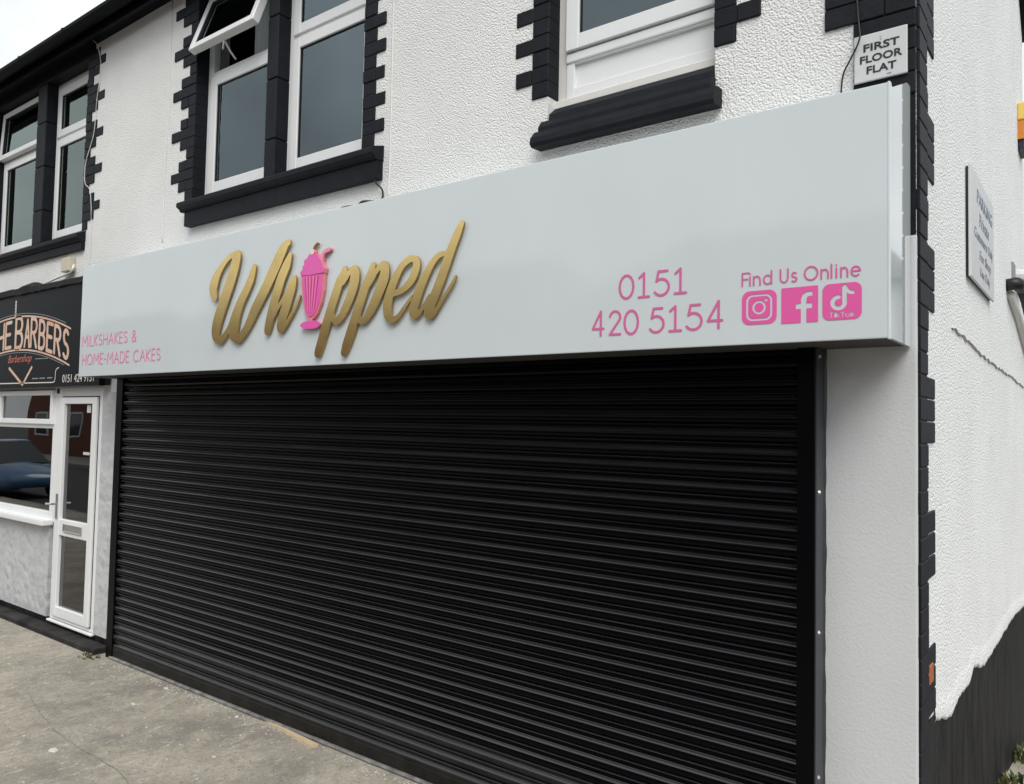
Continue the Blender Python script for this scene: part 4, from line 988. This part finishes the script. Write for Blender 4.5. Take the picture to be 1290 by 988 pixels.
# ============================================================ what stands across the street (seen in the reflections)
def far_house(name, label, x0, x1, y0, y1, h, ridge, front=1, m='brickwall', z0=-1.6):
    t = thing(name, label, 'house', ((x0+x1)/2, (y0+y1)/2, 0))
    part('wall', nbox(x0, x1, y0, y1, z0, h), MT[m], t)
    bm = bmesh.new(); e = .3; ym = (y0+y1)/2
    v = [bm.verts.new(p) for p in ((x0-e, y0-e, h), (x1+e, y0-e, h), (x1+e, y1+e, h), (x0-e, y1+e, h), (x0+2, ym, ridge), (x1-2, ym, ridge))]
    for f in ((0, 1, 5, 4), (1, 2, 5), (2, 3, 4, 5), (3, 0, 4), (3, 2, 1, 0)): bm.faces.new([v[i] for i in f])
    part('roof', bm, MT['slate'], t)
    yf = y1 if front > 0 else y0
    n = max(1, int((x1-x0)/3.2))
    for i in range(n):
        cx = x0+(i+.5)*(x1-x0)/n
        for zb in (.9, 3.6):
            w = part('window', rect_frame(bmesh.new(), cx-.75, cx+.75, zb, zb+1.35, yf-.05, yf+.05, .09), MT['upvc'], t)
            part('pane', nbox(cx-.66, cx+.66, yf-.01, yf+.02*front+.001, zb+.09, zb+1.26), MT['carglass'], w)
    return t
for i in range(6):
    far_house('terraced_house', ['red brick house across the street, the one furthest left', 'red brick house across the street, second from the left', 'red brick house across the street, third from the left', 'red brick house across the street facing the white fascia', 'red brick house across the street facing the side turning', 'red brick house across the street, the one furthest right'][i],
              -46+i*13.2, -34+i*13.2, -25, -17, 5.4, 8.2)['group'] = 'brick houses across the street'
far_house('corner_house', 'pale house with hipped slate roof further down the side street', 9.8, 19, 19, 28, 6.0, 9.0, -1, 'smooth')
def parked_car(x, y, rz, label, paint):
    t = thing('parked_car', label, 'car', (0, 0, 0))
    st = [(-2.05, .45, .62, .70), (-1.95, .30, .80, .80), (-1.3, .24, .90, .86), (0, .22, .93, .88), (1.3, .24, .86, .86), (1.95, .30, .68, .78), (2.1, .42, .58, .66)]
    bm = bmesh.new(); rings = []
    for sx, zb, zt, hw in st:
        rings.append([bm.verts.new(p) for p in ((sx, -hw*.9, zb), (sx, -hw, (zb+zt)/2), (sx, -hw*.9, zt), (sx, 0, zt+.03), (sx, hw*.9, zt), (sx, hw, (zb+zt)/2), (sx, hw*.9, zb))])
    for A, B in zip(rings, rings[1:]):
        for i in range(7): bm.faces.new((A[i], A[(i+1) % 7], B[(i+1) % 7], B[i]))
    bm.faces.new(rings[0]); bm.faces.new(rings[-1])
    part('body', bm, paint, t, smooth=True)
    bm = bmesh.new(); lo = [(-1.85, .74), (.95, .76)]; hi = [(-1.35, .60), (.25, .62)]
    a = [bm.verts.new(p) for p in ((-1.9, -.74, .88), (1.0, -.76, .9), (1.0, .76, .9), (-1.9, .74, .88))]
    b_ = [bm.verts.new(p) for p in ((-1.4, -.58, 1.40), (.2, -.60, 1.44), (.2, .60, 1.44), (-1.4, .58, 1.40))]
    for i in range(4): bm.faces.new((a[i], a[(i+1) % 4], b_[(i+1) % 4], b_[i]))
    part('windows', bm, MT['carglass'], t)
    bm = nbox(-1.42, .22, -.60, .60, 1.40, 1.47, .03, 2); part('roof', bm, paint, t)
    for sx in (-1.3, 1.3):
        for s in (-1, 1):
            bm = bmesh.new(); tube(bm, [(sx, s*.66, .31), (sx, s*.87, .31)], .31, 18); wv = part('wheel', bm, MT['tyre'], t)
            bm = bmesh.new(); tube(bm, [(sx, s*.86, .31), (sx, s*.885, .31)], .19, 14); part('hubcap', bm, MT['steel'], wv)
    t.location = (x, y, -.13); t.rotation_euler = (0, 0, rz)
parked_car(-17.0, -5.1, 0, 'blue hatchback parked at the kerb, reflected in the barber window', MT['car'])
